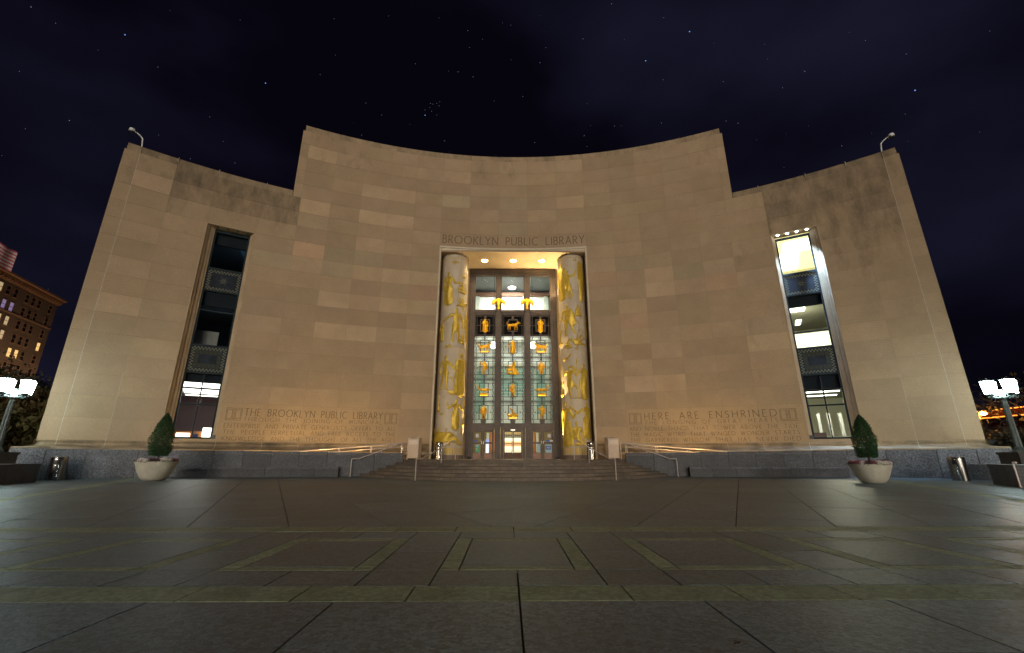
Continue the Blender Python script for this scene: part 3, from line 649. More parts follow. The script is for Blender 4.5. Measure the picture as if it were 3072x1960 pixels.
        rel(man(robe=True, ra=(.2, .6, .28, .72)), -56, 1.7, 2.95, fold=22); rel(man(la=(-.28, .66, -.50, .84), ra=(.14, .58, .1, .46), robe=True), 37, 2.22, 2.36, fold=22)
        rel(kneel(), -10, 1.67, 1.62, .07, fold=14); rel([(-.6, .5, .3, .6, .5, .3)], 4, 1.68, .3)
        rel(plant(), -82, 8.6, 2.4); rel(plant(), -80, 5.0, 2.2); rel(plant(), 66, 9.1, 1.6)

# ---------------- bronze screen with doors
SCR = thing_part('entrance_screen', LIB)
def sb(name, x0, x1, z0, z1, y0, y1, m=bronze, par=None): 
    mb = MB(); mb.box(x0, x1, y0, y1, z0, z1); return mb.build(name, m, par or SCR)
for s in (-1, 1):
    for (a, b, y) in ((3.40, 3.22, YS - .10), (3.22, 3.06, YS - .02), (3.06, 2.92, YS + .05)):
        x0, x1 = sorted((s*a, s*b)); sb('outer_frame', x0, x1, ZL, 15.36 - (3.40 - a) * 1.0, y, YS + .3)
for (z0, z1, y) in ((15.18, 15.36, YS - .10), (15.0, 15.18, YS - .02), (14.80, 15.0, YS + .05)): sb('head_frame', -3.38, 3.38, z0 - .002, z1 - .002, y + .003, YS + .297)
for s in (-1, 1):
    xc = s * 1.105
    for (w, y) in ((.245, YS + .06), (.17, YS - .02), (.085, YS - .08)):
        sb('mullion', xc - w, xc + w, 3.0, 14.82, y, YS + .25 - w*.1)
    for (w, y) in ((.20, YS - .12), (.10, YS - .17)): sb('mullion', xc - w, xc + w, ZL, 11.75, y, YS + .06)
    sb('mullion_cap', xc - .24, xc + .24, 11.75, 11.88, YS - .22, YS + .05)
    # gilded winged emblem on the mullion
    sh = [(0, .86, .13, 0, .70, .14), (-.14, .80, .13, -.38, .68, .15), (-.38, .68, .15, -.46, .46, .09), (.14, .80, .13, .38, .68, .15), (.38, .68, .15, .46, .46, .09), (0, .6, .17, 0, .3, .10), (0, .13, .13, 0, .10, .13)]
    relief(sh, .95, .03, .16, lambda u, v, d, xc=xc: (xc + u, YS - .10 - d, 11.9 + v), 0).build('gilded_emblem', goldb, SCR, smooth=True)
bays = [(-2.92, -1.35), (-.86, .86), (1.35, 2.92)]
rowc = [10.69, 9.0, 7.36, 5.71, 4.08]; rowb = [11.55, 9.86, 8.18, 6.53, 4.88, 3.28]
figs = [[man(robe=True, la=(-.16,.62,-.06,.66)), beast(), man(robe=True, la=(-.16,.6,-.04,.55), ra=(.16,.6,.06,.56))],
        [beast(), man(robe=True, ra=(.2,.62,.24,.5)), beast()],
        [man(ra=(.18,.7,.22,.95)), seated(), man(la=(-.2,.6,-.14,.5))],
        [whale(), man(robe=False, skirt=True), whale()],
        [man(), ship(), man(ra=(.24,.66,.1,.72))]]
yg = YS + .10
for bi, (xa, xb) in enumerate(bays):
    xc = (xa + xb) / 2; w = xb - xa
    sb('transom_bar', xa - .02, xb + .02, 11.72, 11.93, YS - .03, YS + .2); sb('transom_bar', xa - .02, xb + .02, 11.56, 11.72, YS + .03, YS + .2)
    mb = MB()
    for k in range(9): 
        x = xa + (k + .5) * w / 9; mb.lathe([(.07, -.03), (.07, .03)], x, 0, 10)
    sb('door_lintel', xa - .02, xb + .02, 2.83, 3.24, YS - .01, YS + .2)
    sb('window_pane', xa - .01, xb + .01, 11.93, 14.82, YS + .2, YS + .205, gls)
    sb('window_pane', xa, xb, 3.26, 9.86, YS + .2, YS + .205, gls)
    sb('backing_panel', xa, xb, 9.86, 11.56, YS + .2, YS + .22, matblack)
    gr = thing_part('grille_panel', SCR) if False else None
    g = MB(); g0 = MB(); gl_ = g
    def bar(x0, z0, x1, z1, r=.018):
        g = g0 if min(z0, z1) > 9.86 else gl_
        if abs(x1 - x0) > abs(z1 - z0): g.box(min(x0, x1), max(x0, x1), yg - .02, yg + .02, z0 - r, z0 + r)
        else: g.box(x0 - r, x0 + r, yg - .02, yg + .02, min(z0, z1), max(z0, z1))
    for x in (xa + .05, xa + .17, xb - .05, xb - .17): bar(x, 3.28, x, 11.55, .013)
    for s2, xe in ((-1, xa + .11), (1, xb - .11)):
        pts = []; z = 3.28
        while z < 11.55:
            pts.append((xe + .05 * sin((z - 3.28) * 2 * pi / .42), yg, z)); z += .105
        g.tube(pts, .014, 4)
    for ri, zc in enumerate(rowc):
        zt, zb_ = rowb[ri], rowb[ri+1]
        bar(xa, zt - .02, xb, zt - .02, .028); bar(xa, zt - .13, xb, zt - .13, .012)
        if ri < 4: bar(xa, zb_ + .07, xb, zb_ + .07, .012)
        k = 0; n = 12
        g.tube([(xa + w * q / 24, yg, zt - .075 + .035 * (1 if q % 2 else -1)) for q in range(25)], .012, 4)
        hw, hh = .32, .50
        if ri == 0: hw, hh = .34, .46; rr = .04
        else: rr = .027
        for sx in (-1, 1): bar(xc + sx*hw, zc - hh, xc + sx*hw, zc + hh, rr)
        for sz in (-1, 1): bar(xc - hw - rr, zc + sz*hh, xc + hw + rr, zc + sz*hh, rr)
        if ri: 
            for sz in (-1, 1): bar(xa, zc + sz*hh, xc - hw, zc + sz*hh, .014); bar(xc + hw, zc + sz*hh, xb, zc + sz*hh, .014)
            bar(xc, zc + hh, xc, zt, .04); bar(xc, zb_, xc, zc - hh, .04); bar(xc, zc - hh, xc, zc + hh, .02)
            for sx in (-1, 1):
                for zc2 in (zc + hh + .13, zc - hh - .12):
                    g.tube([(xc + sx*.13 + .07*cos(a*pi/4), yg, zc2 + .07*sin(a*pi/4)) for a in range(9)], .014, 4)
        else:
            bar(xc, zc + hh, xc, zt, .09); bar(xc, zb_, xc, zc - hh, .09)
        for sx in (-1, 1):
            mx = xc + sx * (hw + (w/2 - hw) / 2 - .05); g.add([(mx - .06, yg - .02, zc), (mx, yg - .02, zc - .06), (mx + .06, yg - .02, zc), (mx, yg - .02, zc + .06)], [(0,1,2,3)])
            bar(xc + sx*hw, zc, xc + sx*w/2, zc, .009) if ri == 0 else None
    g.build('grille', bronzed, SCR); g0.build('top_grille', bronze, SCR)
    sb('grille_sill', xa, xb, 3.2, 3.30, YS + .02, YS + .19, bronzed)
    sb('figure_block', xc - .17, xc + .17, 3.30, 3.60, YS + .04, YS + .14, bronze)
    for ri, zc in enumerate(rowc):
        sh = figs[ri][bi]; wide = sh[0][3] - sh[0][0] > .3 or len(sh) == 12 and False
        h = .62 if sh[0][0] < -.3 else (.84 if ri else .86)
        z0 = zc - (.40 if h > .7 else .32)
        if ri == 0 and bi == 1: h = .6
        if h > .7: sh = [(c[0]*1.35, c[1], c[2]*1.2, c[3]*1.35, c[4], c[5]*1.2) for c in sh]; h = .98; z0 = zc - .47
        else: h *= 1.12; z0 = zc - .36
        relief(sh, h, .026, .07, lambda u, v, d, xc=xc, z0=z0: (xc + u, yg - .03 - d, z0 + v), 18, flip=-1 if (bi == 2 or (ri + bi) % 3 == 2) else 1).build('gilded_figure', goldb, SCR, smooth=True)
        if ri != 0 and h < .7: sb('figure_base', xc - .3, xc + .3, zc - .45, zc - .36, yg - .09, yg - .02, goldb)
# doors
papr = mat('white_paper', (.72, .72, .74), .7, n1=(20, .06)); pblue = mat('blue_print', (.03, .10, .42), .5); plb = mat('pale_blue_print', (.35, .55, .65), .6, n1=(9, .15)); pgrn = mat('green_print', (.08, .45, .28), .6, n1=(8, .35)); pyel = mat('yellow_print', (.7, .6, .12), .6)
for bi, (xa, xb) in enumerate(bays):
    if bi == 1:
        sb('door_surround', -.88, -.66, ZL, 2.83, YS - .03, YS + .2); sb('door_surround', .66, .88, ZL, 2.83, YS - .03, YS + .2)
        sb('entrance_light', -.16, .16, 2.80, 2.835, YS - .12, YS - .03, whl)
        for s in (-1, 1):
            x0, x1 = sorted((s*.02, s*.64)); g = MB()
            g.box(x0, x0 + .07, YS + .02, YS + .09, ZL, 2.82); g.box(x1 - .07, x1, YS + .02, YS + .09, ZL, 2.82); g.box(x0 + .07, x1 - .07, YS + .02, YS + .09, 2.68, 2.82); g.box(x0 + .07, x1 - .07, YS + .02, YS + .09, 1.22, 1.28); g.box(x0+.07, x1-.07, YS+.02, YS+.09, ZL, ZL + .06); g.box(x0+.07, x1-.07, YS+.02, YS+.09, 2.42, 2.46)
            g.box(x0+.07, x1-.07, YS+.03, YS+.08, 1.86, 1.90)
            for k in range(1, 4): x = x0 + .07 + k * (x1 - x0 - .14) / 4; g.box(x - .008, x + .008, YS + .04, YS + .06, ZL, 2.7)
            for z in (1.5, 1.72, 2.06, 2.26): g.box(x0+.07, x1-.07, YS + .035, YS + .055, z - .006, z + .006)
            for k in range(4):
                x = x0 + .07 + (k + .5) * (x1 - x0 - .14) / 4; r = .045
                for zc in (2.5, 2.38, 1.36): g.tube([(x + r*cos(a*pi/4), YS + .045, zc + r*sin(a*pi/4)) for a in range(9)], .008, 4)
            g.build('lattice_door', bronze, SCR)
        continue
    for k in range(2):
        x0 = xa - .03 + k * .80; x1 = x0 + .78; g = MB(); y0, y1 = YS + .0, YS + .07
        g.box(x0, x0 + .12, y0, y1, ZL, 2.82); g.box(x1 - .12, x1, y0, y1, ZL, 2.82); g.box(x0 + .12, x1 - .12, y0, y1, 2.68, 2.82); g.box(x0 + .12, x1 - .12, y0, y1, 1.86, 1.98)
        g.build('door_frame', bronze, SCR)
        sb('kick_panel', x0 + .12, x1 - .12, ZL, 1.24, y0 + .002, y1, wood)
        sb('door_pane', x0 + .11, x1 - .11, 1.24, 2.69, y1 + .01, y1 + .014, gls)
        hx = x1 - .06 if k == 0 else x0 + .06
        mb = MB(); mb.tube([(hx, y0 - .01, 1.82), (hx, y0 - .06, 1.84), (hx, y0 - .06, 2.06), (hx, y0 - .01, 2.08)], .014, 6); mb.build('door_handle', steel, SCR)
def stick(x0, x1, z0, z1, m, nm='poster', y=YS + .075): sb(nm, x0, x1, z0, z1, y, y + .003, m)
# left pair
stick(-2.66, -2.44, 2.30, 2.56, papr, 'paper_notice'); stick(-2.80, -2.52, 2.02, 2.13, pblue, 'blue_sticker', YS - .004); 
stick(-2.66, -2.40, 1.27, 1.80, pgrn); stick(-2.66, -2.44, 1.66, 1.80, plb, 'poster', YS + .071); stick(-2.63, -2.55, 1.46, 1.56, pyel, 'poster', YS + .071)
# right pair
stick(2.50, 2.72, 2.30, 2.55, papr, 'paper_notice'); stick(2.33, 2.62, 2.01, 2.14, pblue, 'blue_sticker', YS - .004); stick(2.63, 2.86, 2.02, 2.12, papr, 'sticker', YS - .004)
stick(2.33, 2.76, 1.26, 1.82, plb); stick(2.34, 2.71, 1.47, 1.71, pblue, 'poster_panel', YS + .070)
for k in range(5): stick(2.42 + k*.05, 2.455 + k*.05, 1.56 + .005*(k % 2), 1.62, papr, 'poster_lettering', YS + .067)
stick(1.72, 1.95, 1.26, 1.84, plb, 'poster', YS + .072)
# lobby behind the screen
LOB = thing_part('lobby', LIB)
lw_ = mat('lobby_wall', (.62, .63, .54), .7, n1=(.3, .06)); lwh = mat('lobby_white', (.8, .84, .8), .7); slate = mat('slate_ceiling', (.24, .25, .26), .5, n1=(.4, .2)); brn = mat('brown_beam', (.20, .10, .06), .6); tealp = mat('teal_shutter', (.30, .52, .47), .5, n1=(1, .1))
def lb(name, x0, x1, y0, y1, z0, z1, m): mb = MB(); mb.box(x0, x1, y0, y1, z0, z1); return mb.build(name, m, LOB)
lb('side_wall', -5.2, -5.0, 32.6, 41, 3.5, 17, lw_); lb('side_wall', 5.0, 5.2, 32.6, 41, 3.5, 17, lw_)
lb('ceiling', -5.2, 5.2, 32.5, 41.2, 17.0, 17.1, slate); lb('back_wall', -5.2, 5.2, 41, 41.2, 3.3, 16.35, lwh); lb('beam', -5.2, 5.2, 40.6, 41.2, 16.35, 16.7, brn)
lb('floor', -5.2, 5.2, 32.3, 41, ZL - .1, ZL, stepm); lb('mezzanine_floor', -5.0, 5.0, 34.6, 41, 3.3, 3.5, lwh)
for z in (9.2, 11.6, 13.3): lb('gallery_band', -5.0, 5.0, 40.5, 40.98, z, z + .3, lw_)
for x in (-3.4, -1.3, 1.3, 3.4): lb('pilaster', x - .2, x + .2, 40.6, 40.99, 3.6, 16.3, lw_)
for k in range(9): lb('shutter_slat', -1.5, 1.9, 39.3, 39.36, 6.3 + k*.28, 6.5 + k*.28, tealp)
for x0 in (-3.2, 2.2): lb('teal_panel', x0, x0 + .8, 39.0, 39.1, 4.6, 8.4, tealp)
for x, z in ((-1.6, 10.1), (1.75, 10.1)):
    mb = MB(); mb.lathe([(.05, -.3), (.25, -.2), (.3, 0), (.22, .25), (.04, .32)], x, 36, 16, cz=z); mb.build('pendant_lamp', fluo, LOB, smooth=True)
    lb('pendant_rod', x - .02, x + .02, 35.98, 36.02, z + .32, 17, black)
    lamp('POINT', 'pendant_light', (x, 36, z - .55), 70, (1, 1, .92), .3, None, LOB)
lamp('AREA', 'lobby_light', (0, 38.5, 16.2), 760, (1, 1, .95), 2.2, (radians(25), 0, 0), LOB)
mb = MB(); mb.lathe([(.35, 0), (.4, .1)], 0, 38.5, 16, cz=16.3); mb.build('ceiling_spot', fluo, LOB)
# vestibule seen through the doors
lb('vestibule_ceiling', -5, 5, 32.3, 34.6, 3.26, 3.3, lwh); lb('vestibule_wall', -5, 5, 34.6, 34.7, ZL, 3.3, mat('warm_wall', (.42, .34, .16), .7, n1=(1, .15)))
for (x0, x1, m) in ((-1.75, -1.35, orw), (1.35, 1.75, orw), (-2.0, -1.78, lwh), (1.80, 2.0, lwh)): lb('wall_panel', x0, x1, 34.4, 34.58, 1.3, 2.75, m)
lb('lit_screen', -1.98, -1.74, 33.0, 33.03, 1.1, 1.98, fluo2 := emis('screen_white', (.85, .88, 1), 1.0)); lb('screen_header', -1.98, -1.74, 32.97, 32.999, 1.99, 2.2, emis('screen_blue', (.05, .2, .9), .8))
amb = emis('amber_glow', (1, .38, .02), 1.05); amw = emis('warm_white_glow', (1, .86, .5), 1.5)
for (z0, z1, m) in ((ZL, 1.25, brn), (1.25, 1.72, amw), (1.72, 1.86, amb), (1.90, 2.06, amb), (2.06, 2.32, amw), (2.32, 2.55, lw_)): lb('lit_display_band', -.62, .62, 33.2, 33.25, z0, z1 - .004, m)
lamp('AREA', 'vestibule_light', (0, 33.3, 3.2), 60, (1, .85, .6), 2.5, (0, 0, 0), LOB)
lamp('POINT', 'vestibule_light', (-2.2, 33.4, 2.9), 9, (1, .85, .6), .2, None, LOB); lamp('POINT', 'vestibule_light', (2.2, 33.4, 2.9), 9, (1, .85, .6), .2, None, LOB)

# ------------------------------------------------------------------ carved lettering (own stroke alphabet)
def arcp(cx, cy, rx, ry, a0, a1, n=12): return [(cx + rx*cos(radians(a0 + (a1-a0)*i/n)), cy + ry*sin(radians(a0 + (a1-a0)*i/n))) for i in range(n+1)]
FONT = {
 'A': (.72, [[(0,0),(.36,1),(.72,0)], [(.12,.33),(.60,.33)]]), 'B': (.50, [[(0,0),(0,1)], [(0,1),(.22,1)] + arcp(.22,.76,.22,.24,90,-90) + [(0,.52)], [(0,.52),(.24,.52)] + arcp(.24,.26,.25,.26,90,-90) + [(0,0)]]),
 'C': (.78, [arcp(.5,.5,.5,.5,52,308,20)]), 'D': (.78, [[(0,0),(0,1),(.28,1)] + arcp(.28,.5,.5,.5,90,-90,16) + [(0,0)]]), 'E': (.46, [[(.46,1),(0,1),(0,0),(.46,0)], [(0,.52),(.38,.52)]]),
 'F': (.44, [[(.44,1),(0,1),(0,0)], [(0,.52),(.36,.52)]]), 'G': (.84, [arcp(.5,.5,.5,.5,52,330,20), [(.84,.08),(.84,.42),(.6,.42)]]), 'H': (.70, [[(0,0),(0,1)], [(.7,0),(.7,1)], [(0,.52),(.7,.52)]]),
 'I': (.02, [[(.01,0),(.01,1)]]), 'J': (.2, [[(.2,1),(.2,.05)] + arcp(.02,.05,.18,.2,0,-80,6)]), 'K': (.58, [[(0,0),(0,1)], [(.55,1),(0,.45)], [(.14,.58),(.58,0)]]), 'L': (.44, [[(0,1),(0,0),(.44,0)]]),
 'M': (.86, [[(0,0),(.12,1),(.43,.1),(.74,1),(.86,0)]]), 'N': (.74, [[(0,0),(0,1),(.74,0),(.74,1)]]), 'O': (1.0, [arcp(.5,.5,.5,.5,0,360,24)]), 'P': (.46, [[(0,0),(0,1),(.22,1)] + arcp(.22,.74,.24,.26,90,-90) + [(0,.48)]]),
 'R': (.52, [[(0,0),(0,1),(.22,1)] + arcp(.22,.74,.24,.26,90,-90) + [(0,.48)], [(.2,.48),(.54,0)]]), 'S': (.44, [arcp(.22,.75,.2,.25,40,270,10) + arcp(.22,.26,.22,.26,90,-140,10)]), 'T': (.62, [[(0,1),(.62,1)], [(.31,1),(.31,0)]]),
 'U': (.66, [[(0,1),(0,.33)] + arcp(.33,.33,.33,.33,180,360,12) + [(.66,1)]]), 'V': (.7, [[(0,1),(.35,0),(.7,1)]]), 'W': (1.05, [[(0,1),(.27,0),(.52,.95),(.78,0),(1.05,1)]]), 'Y': (.66, [[(0,1),(.33,.5),(.66,1)], [(.33,.5),(.33,0)]])}
INS = thing_part('inscription', LIB)
def textline(txt, t0, t1, z0, h, sw=.075, name='carved_word', wgap=.55):
    s_t, e_t = t0, t1; tot = radians(t1 - t0) * RW
    natural = sum((FONT[c][0] if c != ' ' else wgap) for c in txt) * h; n = len(txt) - 1
    sp = (tot - natural) / n; scale = 1
    if sp < .27 * h: sp = .27 * h; scale = (tot - n * sp) / natural
    g = MB(); x = 0
    for c in txt:
        if c == ' ':
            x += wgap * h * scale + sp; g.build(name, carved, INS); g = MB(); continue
        w, st = FONT[c]
        for pl in st:
            for i in range(len(pl) - 1):
                (x1, y1), (x2, y2) = pl[i], pl[i+1]; ax, ay, bx, by = x + x1*h*scale, y1*h, x + x2*h*scale, y2*h
                dx, dy = bx - ax, by - ay; L = math.hypot(dx, dy)
                if L < 1e-6: continue
                k = sw * h * (.5 if abs(dy) > abs(dx) * .8 else .40); nx, ny = -dy/L*k, dx/L*k; ex, ey = dx/L*k*.6, dy/L*k*.6
                q = [(ax-ex+nx, ay-ey+ny), (ax-ex-nx, ay-ey-ny), (bx+ex-nx, by+ey-ny), (bx+ex+nx, by+ey+ny)]
                v = [P(t0 + math.degrees(a / RW), RW - .0055, z0 + b) for a, b in q] + [P(t0 + math.degrees(a / RW), RW + .004, z0 + b) for a, b in q]
                g.add(v, [(0,1,2,3), (0,4,5,1), (1,5,6,2), (2,6,7,3), (3,7,4,0)])
        x += w * h * scale + sp
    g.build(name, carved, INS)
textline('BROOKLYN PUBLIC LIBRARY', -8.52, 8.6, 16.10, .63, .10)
Lz = [(3.27, .40), (2.95, .23), (2.57, .23), (2.22, .23), (1.87, .23)]
def frames(a, b):
    g = MB()
    for i in (0, 1):
        t0 = a + (b - a) * .52 * i; t1 = t0 + (b - a) * .46
        for (ins, z0, z1) in ((0, 2.98, 3.68), (.05, 3.06, 3.60)):
            u0, u1 = t0 + math.copysign(ins * 1.7, b - a), t1 - math.copysign(ins * 1.7, b - a); w = .022; wt = .036
            for (p, q, r, s_) in ((u0, u1, z0, z0 + w), (u0, u1, z1 - w, z1), (u0, u0 + wt, z0 + w, z1 - w), (u1 - wt, u1, z0 + w, z1 - w)):
                x0, x1 = sorted((p, q)); arcbox(g, x0, x1, RW - .005, RW + .004, r, s_)
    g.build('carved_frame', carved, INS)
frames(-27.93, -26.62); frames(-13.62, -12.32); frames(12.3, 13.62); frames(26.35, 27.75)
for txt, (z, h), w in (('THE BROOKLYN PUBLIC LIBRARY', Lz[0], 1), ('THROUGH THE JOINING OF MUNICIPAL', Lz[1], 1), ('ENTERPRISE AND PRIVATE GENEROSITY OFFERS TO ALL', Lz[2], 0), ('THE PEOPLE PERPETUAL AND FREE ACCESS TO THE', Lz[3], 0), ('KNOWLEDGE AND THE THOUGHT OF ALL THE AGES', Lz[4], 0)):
    textline(txt, -26.42 if w else -27.9, -13.85 if w else -12.4, z, h, .10)
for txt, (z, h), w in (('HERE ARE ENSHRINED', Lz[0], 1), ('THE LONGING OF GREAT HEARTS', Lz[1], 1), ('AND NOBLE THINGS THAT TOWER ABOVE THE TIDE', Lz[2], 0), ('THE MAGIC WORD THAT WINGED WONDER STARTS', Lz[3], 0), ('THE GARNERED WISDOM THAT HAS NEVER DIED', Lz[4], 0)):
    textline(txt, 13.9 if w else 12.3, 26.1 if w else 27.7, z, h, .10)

# ================================================================== security cameras on the wing corners
def cctv(s, label):
    t = s * 38.75; b = P(t, 35.35, 18.53); o = thing('security_camera', label, 'security camera', b, 0, 'security cameras on the wing corners')
    r = P(t, 34.85, 0); w = Vector((s * .50, -.62, 0)); d1 = Vector((s * .12, -.25, 0)); d2 = Vector((s * .62, -.80, 0))
    g = MB(); g.tube([(0,0,-.02), (0,-.02,.10), (d1.x*.5, d1.y*.2, .62), (d1.x + s*.02, -.12, .74), (s*.40, -.42, .98)], .035, 8); lchild('arm', g, white, o, smooth=True)
    g = MB(); g.lathe([(.06, .03), (.15, .0), (.16, -.13), (.13, -.16)], s*.42, -.44, 16, cz=.97); lchild('housing', g, white, o, smooth=True)
    g = MB(); g.lathe([(.12, 0), (.11, -.06), (.06, -.11), (.01, -.13)], s*.42, -.44, 16, cz=.81); lchild('dome', g, black, o, smooth=True)
cctv(-1, 'white dome camera on a bent arm above the left wing corner'); cctv(1, 'white dome camera on a bent arm above the right wing corner')

# ================================================================== granite ramp walls, benches, steps
def Rwall(t):
    t = abs(t); pts = [(11.2, 30.6), (19, 31.3), (27, 32.6), (31, 33.6)]
    if t <= pts[0][0]: return pts[0][1]
    for (a, ra), (b, rb) in zip(pts, pts[1:]):
        if t <= b: return ra + (rb - ra) * (t - a) / (b - a)
    return pts[-1][1]
def vbox(mb, t0, t1, d0, d1, z0, z1, taper=0):
    n = max(1, math.ceil(abs(t1 - t0) / 1.2)); vs = []; fs = []
    for i in range(n + 1):
        t = t0 + (t1 - t0)*i/n; R = Rwall(t)
        vs += [P(t, R + d0, z0), P(t, R + d0, z1), P(t, R + d1, z1), P(t, R + d1, z0)]
    for i in range(n):
        a = 4*i; b = a + 4
        for k in range(4): fs.append((a+k, b+k, b+(k+1) % 4, a+(k+1) % 4))
    fs.append((0,1,2,3)); e = 4*n; fs.append((e+3, e+2, e+1, e)); mb.add(vs, fs)
def zt(t): return 1.17 + .14 * (abs(t) - 11) / 20
for s, lab in ((-1, 'left'), (1, 'right')):
    w = thing('ramp_wall', f'grey granite parapet of the ramp running {lab} of the entrance steps', 'wall', group='granite ramp parapets')
    tj = [11.25, 14.0, 16.2, 18.4, 20.9, 23.3, 25.6, 28.0, 30.6]
    for i in range(len(tj) - 1):
        a, b = tj[i], tj[i+1]; m = (a + b) / 2; z = zt(m); f = random.uniform(.55, .80)
        t0, t1 = (a + .012, b - .012) if s == 1 else (-b + .012, -a - .012)
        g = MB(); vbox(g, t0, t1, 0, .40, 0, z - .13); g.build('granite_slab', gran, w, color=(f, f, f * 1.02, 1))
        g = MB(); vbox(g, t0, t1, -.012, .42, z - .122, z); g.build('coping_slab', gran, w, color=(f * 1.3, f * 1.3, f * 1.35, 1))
    g = MB(); vbox(g, *((11.3, 30.5) if s == 1 else (-30.5, -11.3)), .42, 2.6, 0, .02); 
    # sloping ramp floor
    n = 10; vs = []; fs = []
    for i in range(n + 1):
        t = 11.3 + 18 * i / n; z = ZL - (ZL - .03) * i / n
        vs += [P(s*t, Rwall(t) + .41, z), P(s*t, 34.9, z)]
    for i in range(n): fs.append((2*i, 2*i+1, 2*i+3, 2*i+2))
    g.add(vs, fs); g.build('ramp_floor', stepm, w)
    bn = thing('granite_bench', f'long low granite bench along the parapet {lab} of the steps', 'bench', group='granite benches')
    tj = [17.2, 19.3, 21.4, 23.6, 25.9, 28.2, 30.4]
    for i in range(len(tj) - 1):
        a, b = tj[i], tj[i+1]; t0, t1 = (a + .012, b - .012) if s == 1 else (-b + .012, -a - .012); f = random.uniform(.5, .7)
        g = MB(); vbox(g, t0, t1, -.40, -.015, 0, .38); g.build('bench_block', gran, bn, color=(f*.8, f*.8, f*.8, 1))  # front blocks toned darker to paint the shade under the seat
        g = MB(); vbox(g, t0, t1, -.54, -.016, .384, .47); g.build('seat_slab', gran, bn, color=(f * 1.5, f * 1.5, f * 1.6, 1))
# steps
ST = thing('entrance_steps', 'fan of six curved granite steps rising to the gilded portal', 'steps')
SY = 28.3
def ring(mb, a0, a1, R0, R1, z0, z1):
    n = max(2, math.ceil((a1 - a0) / 2.5)); vs = []; fs = []
    for i in range(n + 1):
        a = radians(a0 + (a1 - a0)*i/n)
        for (R, z) in ((R0, z0), (R0, z1), (R1, z1), (R1, z0)): vs.append((R*sin(a), SY - R*cos(a), z))
    for i in range(n):
        p = 4*i; q = p + 4
        for k in range(4): fs.append((p+k, q+k, q+(k+1) % 4, p+(k+1) % 4))
    fs.append((0,1,2,3)); e = 4*n; fs.append((e+3,e+2,e+1,e)); mb.add(vs, fs)
for i in range(6):
    Rr = 9.1 - .40 * i; z0, z1 = .14*i, .14*(i+1); amax = 66 - i * 1.2; a = -amax; off = random.uniform(1, 6); first = True
    while a < amax - .5:
        wdt = off if first else random.uniform(7.5, 13.5); first = False
        b = min(amax, a + wdt)
        if amax - b < 2: b = amax
        f = random.uniform(.82, 1.15); g = MB(); ring(g, a + .04, b - .04, Rr, Rr - (.62 if i < 5 else .9), z0 + .004, z1)
        g.build('step_stone', stepm, ST, color=(f, f * .99, f * .97, 1)); a = b
g = MB(); vs = []; 
for k in range(41):
    a = radians(-66 + 132*k/40); vs.append((6.25*sin(a), SY - 6.25*cos(a)))
pts = [(x, y) for x, y in vs] + [(5.9, 27.4), (5.38, 32.2), (-5.38, 32.2), (-5.9, 27.4)]
n = len(pts); g.add([(x, y, ZL - .003) for x, y in pts] + [(x, y, .0) for x, y in pts], [tuple(range(n))] + [(k, (k+1) % n, n + (k+1) % n, n + k) for k in range(n)])
g.build('landing', mat('landing_stone', (.33, .27, .21), .45, n1=(1, .15), n2=(12, .1), bump=(30, .1)), ST)
# landing apron to the ramp heads
for s in (-1, 1):
    g = MB(); g.box(min(s*5.9, s*7.4), max(s*5.9, s*7.4), 25.1, 28.4, 0, ZL - .006); g.build('landing_apron', stepm, ST)

